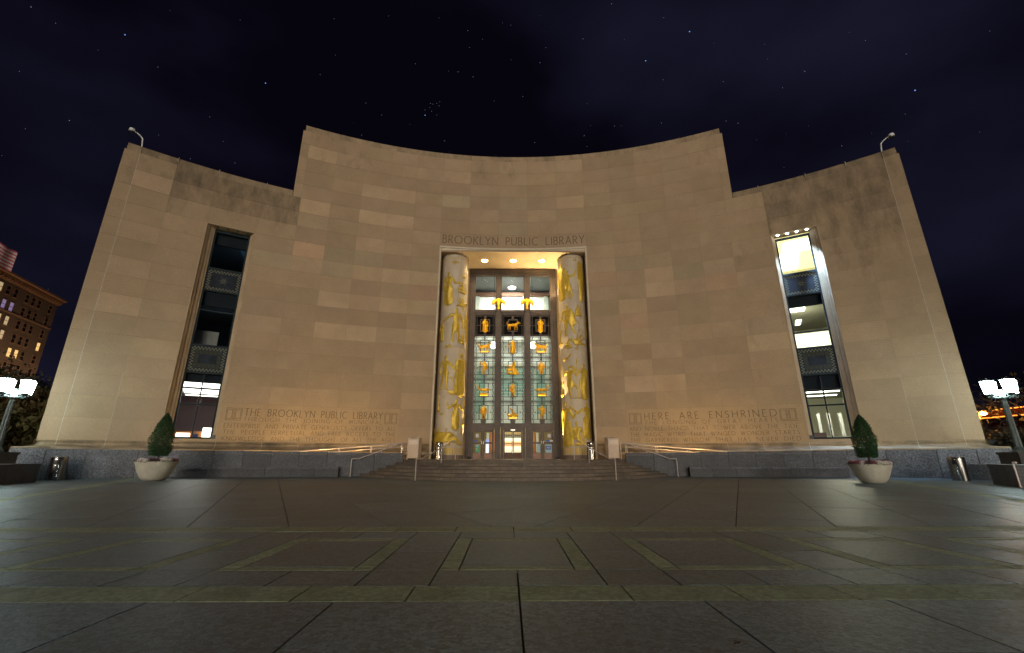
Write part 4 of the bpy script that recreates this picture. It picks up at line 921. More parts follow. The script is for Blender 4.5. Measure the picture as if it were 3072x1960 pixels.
# handrails
def rail(name, label, pts, posts, par=None, r=.030, second=None):
    o = thing(name, label, 'handrail', posts[0][0], 0, 'steel handrails at the steps') if par is None else par
    b = Vector(posts[0][0])
    g = MB(); g.tube([Vector(p) - b for p in pts], r, 8); lchild('rail', g, railm, o, smooth=True)
    if second:
        g = MB(); g.tube([Vector(p) - b for p in second], r * .8, 8); lchild('lower_rail', g, railm, o, smooth=True)
    for (p0, p1) in posts:
        g = MB(); g.tube([Vector(p0) - b, Vector(p1) - b], .024, 8); lchild('post', g, railm, o, smooth=True)
        g = MB(); g.lathe([(.05, 0), (.05, .012)], p0[0]-b.x, p0[1]-b.y, 12, cz=p0[2]-b.z); lchild('post_foot', g, railm, o)
    return o
for s, lab in ((-1, 'left'), (1, 'right')):
    # inner stair rail
    A0 = (s*4.42, 20.19, 0); B0 = (s*3.55, 21.8, .56); C0 = (s*3.02, 23.0, ZL)
    rail('handrail', f'slim steel stair rail rising in front of the {lab} gilded column', [(A0[0], A0[1], .90), (s*4.25, 20.5, .90), (B0[0], B0[1], 1.42), (s*3.15, 22.75, 1.77), (C0[0], C0[1], 1.77)],
         [(A0, (A0[0], A0[1], .90)), (B0, (B0[0], B0[1], 1.40)), (C0, (C0[0], C0[1], 1.77))])
    A0 = (s*8.55, 23.9, 0); B0 = (s*7.15, 24.35, .42); C0 = (s*5.85, 24.75, ZL)
    rail('handrail', f'steel stair rail against the granite wall at the {lab} end of the steps', [(A0[0], A0[1], .88), (s*8.2, 24.0, .88), (B0[0], B0[1], 1.32), (s*6.2, 24.65, 1.70), (C0[0], C0[1], 1.72)],
         [(A0, (A0[0], A0[1], .88)), (B0, (B0[0], B0[1], 1.31)), (C0, (C0[0], C0[1], 1.72))])
    # ramp rails, outer and wall side
    for nm, off, la in (('ramp_rail', .55, f'long sloping steel rail just behind the {lab} parapet'), ('ramp_rail', 1.9, f'long sloping steel rail along the {lab} inscription wall')):
        ts = [11.5 + 18 * k / 12 for k in range(13)]
        def rp_(t, dz): 
            R = min(Rwall(t) + off, 34.6); z = ZL - (ZL - .03) * (t - 11.3) / 18; return P(s*t, R, z + dz)
        base = rp_(11.5, 0)
        o = thing(nm, la, 'handrail', base, 0, 'steel rails of the ramps')
        bb = Vector(base); g = MB(); g.tube([Vector(rp_(t, .88)) - bb for t in ts], .028, 8); lchild('rail', g, railm, o, smooth=True)
        g = MB(); g.tube([Vector(rp_(t, .70)) - bb for t in ts], .02, 8); lchild('lower_rail', g, railm, o, smooth=True)
        for k in range(0, 13, 2):
            t = ts[k]; g = MB(); g.tube([Vector(rp_(t, 0)) - bb, Vector(rp_(t, .88)) - bb], .022, 8); lchild('post', g, railm, o, smooth=True)
    # ramp wall lights: a warm lamp standing on the ramp behind the parapet
    for t, e in ((15.5, 60), (19.0, 150), (23.0, 130), (29.0, 60)) if s < 0 else ((15.5, 60), (18.5, 130), (22.5, 45), (29.5, 50)):
        rr = Rwall(t) + .75; z = max(.5, ZL - .8 * (t - 11.3) / 18 + .12); p = P(s*t, min(rr, 34.0), z)
        tl = {(-1,15.5): 'innermost low ramp light behind the left parapet', (-1,19.0): 'second low ramp light out from the steps behind the left parapet', (-1,23.0): 'third low ramp light out from the steps behind the left parapet', (-1,29.0): 'outermost low ramp light behind the left parapet',
              (1,15.5): 'innermost low ramp light behind the right parapet', (1,18.5): 'second low ramp light out from the steps behind the right parapet', (1,22.5): 'third low ramp light out from the steps behind the right parapet', (1,29.5): 'outermost low ramp light behind the right parapet'}[(s, t)]
        o = thing('ramp_light', tl, 'light', p, radians(-s*t), 'low lights on the ramps')
        g = MB(); g.box(-.12, .12, -.05, .05, -.06, .06); lchild('housing', g, black, o)
        g = MB(); g.box(-.10, .10, -.03, .04, .062, .07); lchild('lens', g, bulb, o)
        lamp('POINT', 'ramp_light_glow', (0, 0, .16), e, (1, .62, .22), .10, None, o)

# ================================================================== plaza paving
PL = bpy.data.objects.new('plaza', None); COL.objects.link(PL); PL['kind'] = 'structure'
g = MB(); g.quad((-34, -6, -.03), (34, -6, -.03), (34, 34, -.03), (-34, 34, -.03)); g.build('paving_bed', joint, PL)
g = MB(); g.quad((-900, -500, -.06), (900, -500, -.06), (900, 1200, -.06), (-900, 1200, -.06)); go = g.build('ground', asph); go['kind'] = 'structure'
SL = []   # (distance, polygon, material key)
XC = -.28; GP = .0075
def slab(x0, x1, y0, y1, k): SL.append(([(x0+GP, y0+GP), (x1-GP, y0+GP), (x1-GP, y1-GP), (x0+GP, y1-GP)], k))
rows = [2.68, 3.575]; y = 2.68
for j, (y0, y1) in enumerate(((2.68, 3.575), (1.75, 2.68), (.85, 1.75), (-.1, .85), (-1.6, -.1))):
    for k in range(-9, 9):
        x0 = XC + 1.333 * k + (.0 if j % 2 == 0 else .62); slab(x0, x0 + 1.333, y0, y1, 0)
for k in range(-9, 9): slab(XC + .83*k, XC + .83*(k+1), 3.575, 3.965, 1)
def clip_half(poly, a, b, c):
    """keep points with a*x+b*y+c >= 0"""
    o = []
    for i in range(len(poly)):
        p, q = poly[i], poly[(i+1) % len(poly)]; dp = a*p[0]+b*p[1]+c; dq = a*q[0]+b*q[1]+c
        if dp >= 0: o.append(p)
        if (dp >= 0) != (dq >= 0):
            t = dp / (dp - dq); o.append((p[0]+(q[0]-p[0])*t, p[1]+(q[1]-p[1])*t))
    return o
for k in range(-6, 7):
    c = XC + 2.05 * k; a, b = c - .725, c + .725
    slab(a, c, 3.965, 4.475, 0); slab(c, b, 3.965, 4.475, 0); slab(b, b + .60, 3.965, 4.475, 0)
    slab(a, a + .19, 4.475, 4.60, 1); slab(b - .19, b, 4.475, 4.60, 1); slab(a + .19, b - .19, 4.475, 4.61, 1)
    slab(a, a + .19, 4.60, 6.08, 1); slab(b - .19, b, 4.60, 6.08, 1); slab(a + .19, b - .19, 5.92, 6.08, 1)
    slab(a + .19, b - .19, 4.61, 5.92, 0); slab(b, b + .6, 4.475, 5.30, 0); slab(b, b + .6, 5.30, 6.6, 0)
    slab(a, c, 6.08, 6.62, 0); slab(c, b, 6.08, 6.62, 0)
for k in range(-15, 16): slab(XC + .83*k, XC + .83*(k+1), 6.62, 7.02, 1)
al = radians(27.3)
for s in (-1, 1):
    ca, sa = cos(al), sin(al)
    for iu in range(-26, 17):
        u0 = .03 + 1.333 * iu
        segs = [(u0, u0 + 1.333, 0)]
        if iu == -5: segs = [(u0, u0 + .5, 0), (u0 + .5, u0 + .92, 1), (u0 + .92, u0 + 1.333, 0)]
        for (ua, ub, kk) in segs:
            v = 2.0 + (iu % 2) * .8; L = 1.6 if kk == 0 else 1.2
            while v < 40:
                quad = []
                for (u, vv) in ((ua + GP, v + GP), (ub - GP, v + GP), (ub - GP, v + L - GP), (ua + GP, v + L - GP)):
                    x = u * ca - vv * sa; yv = u * sa + vv * ca; quad.append((x, yv) if s < 0 else (2*XC - x, yv))
                v += L
                pq = clip_half(quad, 0, 1, -7.026)
                if len(pq) > 2: pq = clip_half(pq, -1 if s < 0 else 1, 0, XC if s < 0 else -XC)
                if len(pq) < 3: continue
                cx = sum(p[0] for p in pq)/len(pq); cy = sum(p[1] for p in pq)/len(pq)
                if abs(cx) > 30 or cy > 27 or math.hypot(cx, cy - CY) > 35.2: continue
                SL.append((pq, kk))
def visible(c):
    d = math.hypot(c[0] + .37, c[1]); return c[1] > 1.9 and abs(c[0] + .37) < 1.25 * c[1] + .9
SL2 = []
for pq, k in SL:
    cx = sum(p[0] for p in pq)/len(pq); cy = sum(p[1] for p in pq)/len(pq)
    area = abs(sum(pq[i][0]*pq[(i+1) % len(pq)][1] - pq[(i+1) % len(pq)][0]*pq[i][1] for i in range(len(pq)))) / 2
    if area < .004: continue
    size = area / max(.5, cx*cx + cy*cy)**1.5 if visible((cx, cy)) else 0
    SL2.append((size, pq, k, cx, cy))
SL2.sort(key=lambda a: -a[0])
cnt = {0: 0, 1: 0}; rest = {0: MB(), 1: MB()}
def slabmesh(g, pq):
    dz = random.uniform(-.001, .001); n = len(pq)
    g.add([(x, y, dz) for x, y in pq] + [(x, y, -.03) for x, y in pq], [tuple(range(n))] + [(k, (k+1) % n, n + (k+1) % n, n + k) for k in range(n)])
for size, pq, k, cx, cy in SL2:
    lim = 295 if k == 0 else 250
    if size > 0 and cnt[k] < lim:
        cnt[k] += 1; g = MB(); slabmesh(g, pq); f = random.uniform(.80, 1.2); 
        f = f if k == 0 else 1 + (f - 1) * .4; g.build('paving_slab' if k == 0 else 'buff_border_slab', pave if k == 0 else pavey, PL, color=(f, f, f * random.uniform(.97, 1.05), 1))
    else: slabmesh(rest[k], pq)
o = rest[0].build('paving_slabs_beyond', pave, PL); o['kind'] = 'stuff'
o = rest[1].build('border_slabs_beyond', pavey, PL); o['kind'] = 'stuff'
# a dry leaf and litter on the plaza
def leaf(x, y, r, lab, m=None):
    g = MB(); n = 9; vs = [(0, 0, .012)]
    for k in range(n): a = 2*pi*k/n; rr = r * (1 if k % 2 else .55); vs.append((rr*cos(a), rr*.7*sin(a), .006 + random.uniform(0, .02)))
    g.add(vs, [(0, 1+k, 1+(k+1) % n) for k in range(n)]); o = g.build('fallen_leaf', m or mat('dry_leaf', (.30, .27, .12), .8)); o.location = (x, y, .004); o['label'] = lab; o['category'] = 'leaf'; return o
leaf(3.03, 3.72, .05, 'pale dry leaf lying on the near buff paving band at the right')
leaf(.9, 2.78, .03, 'tiny dark leaf on the grey paving nearest the camera', mat('brown_leaf', (.05, .03, .02), .8))
leaf(-4.22, 20.0, .13, 'green scrap of litter at the foot of the left stair rail', mat('green_scrap', (.02, .35, .12), .5))

# ================================================================== planters
def leafquads(g, pts, size, rnd):
    for p in pts:
        n = Vector((rnd.gauss(0, 1), rnd.gauss(0, 1), rnd.gauss(0, 1))).normalized(); a = n.orthogonal().normalized(); b = n.cross(a); t = rnd.uniform(0, 6.28)
        u = (a*cos(t) + b*sin(t)) * size * rnd.uniform(.6, 1.3); w = (-a*sin(t) + b*cos(t)) * size * rnd.uniform(.35, .8); p = Vector(p)
        g.add([p - u, p - w*.8 + u*.1, p + u, p + w*.8 + u*.1], [(0, 1, 2, 3)])
def planter(x, y, R, zr, ztop, seed, label, fl):
    rnd = random.Random(seed); o = thing('planter_bowl', label, 'planter', (x, y, 0), 0, 'round stone planters')
    prof = [(R*.42, 0), (R*.52, .015), (R*.66, zr*.18), (R*.80, zr*.45), (R*.92, zr*.78), (R, zr*.97), (R*1.0, zr), (R*.93, zr), (R*.88, zr*.86)]
    g = MB(); g.lathe(prof, n=48); lchild('bowl', g, bowl, o, smooth=True)
    g = MB(); g.lathe([(R*.90, zr*.84), (R*.90, zr*.90)], n=32); lchild('soil', g, soil, o)
    tr = thing('topiary_tree', label.replace('wide pale stone bowl', 'small cone-clipped evergreen tree').replace(' holding', ' standing in the bowl with').split(' with')[0] + (' in the left bowl' if x < 0 else ' in the right bowl'), 'tree', (x, y, zr*.86), 0, 'clipped trees in the bowls')
    g = MB(); g.tube([(0, 0, 0), (.02, 0, .3), (0, .01, .8)], [.04, .035, .02], 8); lchild('trunk', g, bark, tr, smooth=True)
    H = ztop - zr*.86; z0 = .36; g = MB(); pts = []
    def prf(u): return R * .55 * ((.80 + .2 * sin(pi * u / .5)) if u < .25 else cos(pi/2 * ((u - .25) / .75) ** 1.15) ** .75)
    for k in range(15000):
        u = rnd.random() ** 1.2; a = rnd.uniform(0, 2*pi); r = prf(u)
        n = mnoise.noise(Vector((cos(a)*2.2, sin(a)*2.2, u * 5.5 + seed))) ; n2 = mnoise.noise(Vector((cos(a)*6, sin(a)*6, u * 14 + seed)))
        if u < .34 and n > .42 and rnd.random() < .8: continue
        if n2 < -.42 and rnd.random() < .6: continue
        rr = r * (1 + .26 * n + .12 * n2) * (1.13 if rnd.random() < .06 else 1) * (1 - .6 * rnd.random() ** 1.6); pts.append((rr*cos(a), rr*sin(a), z0 + u * (H - z0) + rnd.uniform(-.02, .02)))
    leafquads(g, pts, .026, rnd); lchild('foliage', g, ever, tr, kind='stuff')
    # mums round the rim
    fl = fl + [(a + .33, (petw, petp, petw, petd)[k % 4], sz * .75) for k, (a, m, sz) in enumerate(fl)]
    for (a, m, sz) in fl:
        g = MB(); pts = []; c = Vector((R*.80*cos(a), R*.80*sin(a), zr*1.02)); sz *= 1.15
        for k in range(230):
            v = Vector((rnd.gauss(0, 1), rnd.gauss(0, 1), abs(rnd.gauss(0, 1)))).normalized(); q = c + Vector((v.x*sz, v.y*sz, v.z*sz*.72)) 
            r = .017; 
            e = [v.orthogonal().normalized(), v.cross(v.orthogonal()).normalized()]
            ring_ = [q + (e[0]*cos(t*pi/2.5) + e[1]*sin(t*pi/2.5)) * r for t in range(5)]
            g.add([q + v*.012] + ring_, [(0, 1+t, 1+(t+1) % 5) for t in range(5)])
        fo = g.build('flower', m); fo.parent = o
        g = MB(); leafquads(g, [c + Vector((rnd.gauss(0, sz*.6), rnd.gauss(0, sz*.6), rnd.uniform(-.06, .05))) for k in range(90)], .03, rnd); fo = g.build('leaves', ever); fo.parent = o
    return o
fl1 = [(-2.9, petw, .16), (-2.3, petp, .13), (-1.85, petw, .15), (-1.2, petd, .15), (-.55, petw, .17), (-.1, petd, .12), (.9, petp, .15), (2.0, petw, .15), (2.8, petp, .15)]
fl2 = [(-2.9, petp, .16), (-2.3, petd, .14), (-1.7, petw, .15), (-1.0, petw, .14), (-.3, petd, .19), (.8, petp, .15), (2.0, petw, .15), (2.9, petp, .15)]
planter(-15.78, 20.15, .78, .79, 2.87, 3, 'wide pale stone bowl planter with white mums left of the steps', fl1)
planter(13.96, 17.89, .70, .715, 2.62, 5, 'wide pale stone bowl planter with purple and dark mums right of the steps', fl2)

# ================================================================== litter bins and book drops
def bin_(x, y, z, h, r, label, rz=0):
    o = thing('litter_bin', label, 'litter bin', (x, y, z), rz, 'steel litter bins')
    g = MB(); g.lathe([(r*.97, 0), (r*.97, .04), (r, .045), (r, h*.68)], n=32); lchild('body', g, steel, o, smooth=True)
    g = MB(); g.lathe([(r*.93, h*.68), (r*.93, h*.86)], n=32); lchild('opening_band', g, black, o, smooth=True)
    g = MB(); 
    vs = []; fs = []; n = 24
    for k in range(n + 1):
        a = -pi*1.42 + 1.84*pi*k/n
        for z_ in (h*.68, h*.86): vs.append((r*cos(a), r*sin(a), z_))
    for k in range(n): fs.append((2*k, 2*k+2, 2*k+3, 2*k+1))
    g.add(vs, fs); lchild('band_shield', g, steel, o, smooth=True)
    g = MB(); g.lathe([(r, h*.86), (r, h*.95), (r*.94, h*.98), (r*.7, h), (.01, h)], n=32); lchild('lid', g, steel, o, smooth=True)
bin_(-20.25, 20.35, 0, .99, .30, 'steel litter bin against the granite plinth of the left wing', radians(215)); bin_(19.25, 19.70, 0, .99, .30, 'steel litter bin against the granite plinth of the right wing', radians(120))
bin_(-4.62, 27.9, ZL, 1.02, .24, 'slim steel litter bin in front of the left gilded column', radians(180)); bin_(4.75, 27.7, ZL, 1.02, .25, 'slim steel litter bin in front of the right gilded column', radians(175))
def drop(x, y, label, rz):
    o = thing('book_drop', label, 'book drop', (x, y, ZL), rz, 'book return boxes')
    g = MB(); v = [(-.33,-.3,.06),(.33,-.3,.06),(.33,.3,.06),(-.33,.3,.06),(-.33,-.3,1.16),(.33,-.3,1.16),(.33,.3,1.30),(-.33,.3,1.30)]
    g.add(v, [(0,3,2,1),(4,5,6,7),(0,1,5,4),(1,2,6,5),(2,3,7,6),(3,0,4,7)]); lchild('cabinet', g, bookdrop, o)
    g = MB(); g.box(-.345, .345, -.32, .31, 1.18, 1.215, Matrix.Rotation(radians(0), 4, 'X')); lchild('top_ledge', g, bookdrop, o)
    g = MB(); g.box(-.27, .27, -.33, -.301, .86, 1.10); lchild('slot_flap', g, mat('flap_enamel' + str(x), (.62, .53, .46), .35), o)
    g = MB(); g.box(-.26, .26, -.312, -.3005, .14, .80); lchild('front_panel', g, bookdrop, o); g = MB(); g.box(-.28, .28, -.25, .25, 0, .06); lchild('feet', g, black, o)
drop(-6.0, 27.35, 'pale enamel book return box left of the portal', radians(-6)); drop(5.95, 27.25, 'pale enamel book return box right of the portal', radians(6))

# ================================================================== lamp posts
def lamppost(x, y, label, rz=0, lantm=lantm, ped=1.17):
    o = thing('street_lamp', label, 'street lamp', (x, y, 0), rz, 'four-lantern plaza lamp posts')
    g = MB(); g.lathe([(.22, ped), (.22, ped+.06), (.17, ped+.12), (.125, ped+.2), (.10, 3.05), (.085, 3.30)], n=36, flute=.09, nf=1); lchild('pole', g, postm, o)
    g = MB(); g.lathe([(.10, 3.28), (.13, 3.32), (.13, 3.38), (.10, 3.42), (.09, 3.58), (.04, 3.7)], n=16); lchild('hub', g, postm, o, smooth=True)
    for k in range(4):
        a = k * pi/2; M = Matrix.Rotation(a, 4, 'Z')
        g = MB(); g.tube([M @ Vector(p) for p in ((.08, 0, 3.36), (.2, 0, 3.36), (.42, 0, 3.40), (.54, 0, 3.38))], .035, 8); lchild('arm', g, postm, o, smooth=True)
        g = MB(); g.add([M @ Vector(p) for p in [(.305,-.115,3.53),(.535,-.115,3.53),(.535,.115,3.53),(.305,.115,3.53),(.27,-.15,4.05),(.57,-.15,4.05),(.57,.15,4.05),(.27,.15,4.05)]], [(0,3,2,1),(4,5,6,7),(0,1,5,4),(1,2,6,5),(2,3,7,6),(3,0,4,7)]); lchild('lantern', g, lantm, o)
        g = MB(); g.box(.255, .585, -.165, .165, 4.052, 4.075, M); g.lathe([(.16, 4.077), (.12, 4.11), (.04, 4.14), (.02, 4.19)], (M @ Vector((.42, 0, 0))).x, (M @ Vector((.42, 0, 0))).y, 12); lchild('lantern_cap', g, postm, o, smooth=True)
        g = MB(); g.box(.29, .55, -.13, .13, 3.50, 3.527, M); g.lathe([(.04, 3.38), (.10, 3.45), (.12, 3.499)], (M @ Vector((.42, 0, 0))).x, (M @ Vector((.42, 0, 0))).y, 12); lchild('lantern_seat', g, postm, o)
        g = MB()
        for (ax, ay) in ((-1,-1),(1,-1),(1,1),(-1,1)): g.tube([M @ Vector((.42 + ax*.118, ay*.118, 3.53)), M @ Vector((.42 + ax*.154, ay*.154, 4.05))], .014, 4)
        lchild('lantern_frame', g, postm, o)
    g = MB(); g.box(-.45, .45, -.45, .45, 0, ped - .1); lchild('pedestal', g, grand, o); g = MB(); g.box(-.49, .49, -.49, .49, ped - .1, ped); lchild('pedestal_cap', g, grand, o)
    return o
D = 27.5
l1 = lamppost(-.37 - D*sin(radians(48.25)), D*cos(radians(48.25)), 'fluted lamp post with bright square lanterns beyond the left wing', radians(88))
l2 = dup(l1, (-.37 + D*sin(radians(48.9)), D*cos(radians(48.9)), 0), radians(81), 'fluted lamp post with bright square lanterns beyond the right wing')
l3 = lamppost(-16, -4, 'unseen lamp post added left of the camera as cool fill', radians(10), lantb); l4 = dup(l3, (15.5, -4.5, 0), radians(40), 'unseen lamp post added right of the camera as cool fill', None)  # unseen posts with stronger lanterns, added to light ground and lower wall

# low granite end walls with a rail at the tip
for s, lab in ((-1, 'left'), (1, 'right')):
    o = thing('low_wall', f'low dark granite wall at the far {lab} edge of the plaza', 'wall', group='low granite end walls')
    if s < 0: a, b = Vector((-19.75, 19.1, 0)), Vector((-18.5, 16.1, 0))
    else: a, b = Vector((18.2, 17.45, 0)), Vector((17.05, 15.55, 0))
    d = (b - a).normalized(); n = Vector((-d.y, d.x, 0)) * (1 if s > 0 else -1)
    if n.x * s < 0: n = -n
    L = (b - a).length; k = 3
    for i in range(k):
        p0 = a + d * (L*i/k + .006); p1 = a + d * (L*(i+1)/k - .006)
        g = MB(); 
        for (z0, z1, e, mm, nm) in ((0, .60, 0, grand, 'wall_block'), (.604, .72, .03, grand, 'cap_stone')):
            g = MB(); q = [p0 - n*e, p1 - n*e, p1 + n*(1.6 + e), p0 + n*(1.6 + e)]
            g.add([(p.x, p.y, z0) for p in q] + [(p.x, p.y, z1) for p in q], [(0,3,2,1),(4,5,6,7),(0,1,5,4),(1,2,6,5),(2,3,7,6),(3,0,4,7)]); g.build(nm, mm, o)
    p = b + d*.12 - n * .02
    rail('handrail', f'steel rail post at the tip of the low {lab} wall', [(p.x, p.y, .80), (p.x + d.x*.25, p.y + d.y*.25, .80)], [((p.x, p.y, 0), (p.x, p.y, .80))])

# ================================================================== apartment block, trees and street beyond
def azp(az, D, z=0): a = radians(az); return Vector((-.37 + D*sin(a), D*cos(a), z))
BL = thing('apartment_building', 'tall brick apartment block with rows of windows and bracketed cornice beyond the left wing', 'building')
p1 = azp(-47.25, 165); p2 = azp(-56, 131); dv = (p2 - p1); Lb = dv.length; dv.normalize(); nv = Vector((dv.y, -dv.x, 0)); 
if nv.dot(Vector((0, 0, 0)) - p1) < 0: nv = -nv
HB = 1 + .2454*165
def bx(g, u0, u1, d0, d1, z0, z1):
    q = [p1 + dv*u0 + nv*d0, p1 + dv*u1 + nv*d0, p1 + dv*u1 + nv*d1, p1 + dv*u0 + nv*d1]
    g.add([(p.x, p.y, z0) for p in q] + [(p.x, p.y, z1) for p in q], [(0,3,2,1),(4,5,6,7),(0,1,5,4),(1,2,6,5),(2,3,7,6),(3,0,4,7)])
g = MB(); bx(g, .8, Lb, -18, 0, 0, HB - 1.6); g.build('wall', brick, BL)
g = MB(); bx(g, .2, Lb, -18, .7, HB - 1.0, HB - .45); bx(g, -.3, Lb, -18, 1.3, HB - .45, HB); bx(g, .6, Lb, -18, .25, HB - 1.7, HB - 1.0); g.build('cornice', stonetrim, BL)
for k in range(int(Lb / 1.1)):
    g = MB(); bx(g, .8 + k*1.1, 1.25 + k*1.1, .25, .95, HB - 1.55, HB - 1.01); g.build('cornice_bracket', stonetrim, BL)
g = MB(); bx(g, .75, Lb, 0, .18, HB - 8.4, HB - 8.1); g.build('string_course', stonetrim, BL)
rw = random.Random(4); us = [3.2, 7.4, 9.6, 11.8, 15.6, 18.0, 20.4, 22.8, 26.0, 28.3, 30.6, 33.0, 36.0]
darkw = mat('dark_pane', (.02, .022, .03), .2)
lits = {(2, 8): winw, (4, 2): winy, (4, 3): winy, (4, 6): winy, (5, 4): winy, (6, 5): winw, (0, 6): winw, (3, 0): winy, (1, 4): winv, (1, 5): winv, (2, 4): winw, (2, 5): winw, (3, 4): winw, (3, 5): winw, (3, 6): winy, (3, 7): winy, (5, 8): winy, (5, 7): winy, (6, 6): winy, (4, 8): winw, (5, 6): winw, (7, 5): winy}
for r in range(11):
    zc = HB - 3.6 - 3.35 * r
    for ci, u in enumerate(us):
        if u > Lb - 1: continue
        f = MB(); bx(f, u - .75, u + .75, 0, .14, zc - 1.15, zc - 1.0); bx(f, u - .65, u - .55, 0, .09, zc - 1.0, zc + 1.0); bx(f, u + .55, u + .65, 0, .09, zc - 1.0, zc + 1.0); bx(f, u - .65, u + .65, 0, .11, zc + 1.0, zc + 1.16); bx(f, u - .55, u + .55, 0, .07, zc - .05, zc + .05)
        fo = f.build('window', stonetrim, BL)
        g = MB(); bx(g, u - .55, u + .55, -.1, .03, zc - 1.0, zc + 1.0); m = lits.get((r, ci), darkw)
        if m is darkw and rw.random() < .06: m = winw
        g.build('pane', m, fo)
g = MB(); bx(g, 4.2, 4.3, -1, -.9, HB, HB + 1.8); bx(g, 3.2, 6.2, -1, -.95, HB + 1.3, HB + 1.36); bx(g, 3.8, 5.0, -1, -.95, HB + .9, HB + .95); g.build('roof_aerial', black, BL)
for k, (u, e) in enumerate(((8, 1500), (24, 1500))):
    p = p1 + dv*u + nv*11; lamp('POINT', 'street_lamp_light', (p.x, p.y, 9), e * 3.2, (1, .60, .33), .5, None, BL)

def tree(loc, h, spread, nleaf, m, label, seed, trunkm=bark, lsize=.22, bare=False, group='trees beyond the plaza'):
    rnd = random.Random(seed); o = thing('tree', label, 'tree', loc, 0, group); g = MB(); tips = []
    def limb(p, d, L, r, lvl):
        pts = [p]; q = p.copy(); dd = d.copy(); n = 4
        for k in range(n):
            dd = (dd + Vector((rnd.gauss(0, .16), rnd.gauss(0, .16), rnd.gauss(.05, .10)))).normalized(); q = q + dd * (L/n); pts.append(q.copy())
        g.tube(pts, [r * (1 - .55*k/n) for k in range(n+1)], 6 if lvl < 2 else 4)
        if lvl >= (4 if bare else 3): tips.append((q, L)); return
        for k in range(rnd.choice((3, 4)) if lvl else 5):
            a = rnd.uniform(0, 2*pi); u = dd.orthogonal().normalized(); w = dd.cross(u); nd = (dd * rnd.uniform(.5, .9) + (u*cos(a) + w*sin(a)) * rnd.uniform(.5, .9) * spread).normalized()
            s_ = pts[rnd.choice((2, 3, 4))]; limb(s_, nd, L * rnd.uniform(.55, .75), r * .5, lvl + 1)
        if lvl: tips.append((q, L))
    limb(Vector((0, 0, 0)), Vector((0, 0, 1)), h * .42, h * .022, 0)
    lchild('trunk', g, trunkm, o, smooth=True)
    if nleaf:
        g = MB(); pts = []
        for k in range(nleaf):
            p, L = rnd.choice(tips); s_ = max(.5, L*.55); pts.append(p + Vector((rnd.gauss(0, s_), rnd.gauss(0, s_), rnd.gauss(0, s_ * .8))))
        leafquads(g, pts, lsize, rnd); lchild('crown', g, m, o, kind='stuff')
    return o
tl = ['broad dark tree nearest the left wing edge behind the lamp post', 'olive leafed tree just behind the left lamp pole', 'low bushy tree with yellowish leaves under the left lanterns', 'dark brown-leaved tree rising in front of the apartment block']
for k, (az, D_, h, m, n) in enumerate(((-47.6, 62, 9.5, leafd, 5200), (-49.6, 52, 7.2, leafy, 6200), (-48.1, 46, 4.6, leafy, 5200), (-51.5, 74, 12.5, leafd, 5200))):
    tree(azp(az, D_), h, 1.0, n, m, tl[k], 20 + k)
tree(azp(-46.9, 90), 9, 1, 4000, leafd, 'far dark tree mass showing beside the left wing corner', 31)
tr_ = ['bare branching tree lit orange beside the right wing', 'bare tree behind the right lamp pole', 'dark leafy tree filling the gap under the orange lights', 'low dark shrub mass behind the right pedestal', 'small scrubby tree at the right wing corner']
tree(azp(47.8, 52), 6.6, 1.1, 0, leafd, tr_[0], 41, bare=True); tree(azp(50.0, 56), 8.5, 1.0, 300, leafd, tr_[1], 42, bare=True)
tree(azp(49.0, 66), 4.4, 1.2, 5200, leafd, tr_[2], 43); tree(azp(49.8, 40), 2.6, 1.3, 4200, leafd, tr_[3], 44, lsize=.14); tree(azp(47.5, 58), 3.6, 1.2, 3600, leafd, tr_[4], 45, lsize=.16)
# orange sodium lamp over the street on the right
p = azp(47.43, 58); o = thing('street_lamp', 'orange sodium street lamp glowing among bare branches on the right', 'street lamp', p)
g = MB(); g.tube([(0, .4, 0), (0, .4, 4.6), (0, .2, 4.9), (0, 0, 4.9)], .07, 8); lchild('pole', g, black, o, smooth=True)
g = MB(); g.lathe([(.05, .15), (.22, .05), (.28, -.08), (.1, -.2)], 0, 0, 12, cz=4.75); lchild('lamp_head', g, orang, o, smooth=True)
lamp('POINT', 'sodium_light', (0, 0, 4.4), 900, (1, .42, .07), .3, None, o)
# dark red storefront; canopy and orange tubes stand in for traffic light trails
SF = thing('storefront', 'low dark red storefront with two tubes standing in for orange traffic trails across the street on the right', 'building')
a_, b_ = azp(46.5, 96), azp(54, 84); dd = (b_ - a_).normalized(); Ls = (b_ - a_).length; nn = Vector((dd.y, -dd.x, 0))
if nn.dot(-a_) < 0: nn = -nn
def sx(g, u0, u1, d0, d1, z0, z1):
    q = [a_ + dd*u0 + nn*d0, a_ + dd*u1 + nn*d0, a_ + dd*u1 + nn*d1, a_ + dd*u0 + nn*d1]
    g.add([(p.x, p.y, z0) for p in q] + [(p.x, p.y, z1) for p in q], [(0,3,2,1),(4,5,6,7),(0,1,5,4),(1,2,6,5),(2,3,7,6),(3,0,4,7)])
g = MB(); sx(g, 0, Ls, -8, 0, 0, 7.2); g.build('wall', mat('dark_red_wall', (.16, .03, .035), .8, n1=(.4, .3)), SF)
g = MB(); sx(g, 0, Ls, 0, 1.2, 5.9, 6.1); g.build('canopy', black, SF)
for z in (6.25, 7.25): g = MB(); sx(g, 0, Ls, .3, .45, z, z + .13); g.build('light_trail_tube', trail_glow, SF)
for k in range(4): g = MB(); sx(g, 1 + k*2.8, 2.9 + k*2.8, 0, .06, .5, 3.4); g.build('shop_window', darkw, SF)
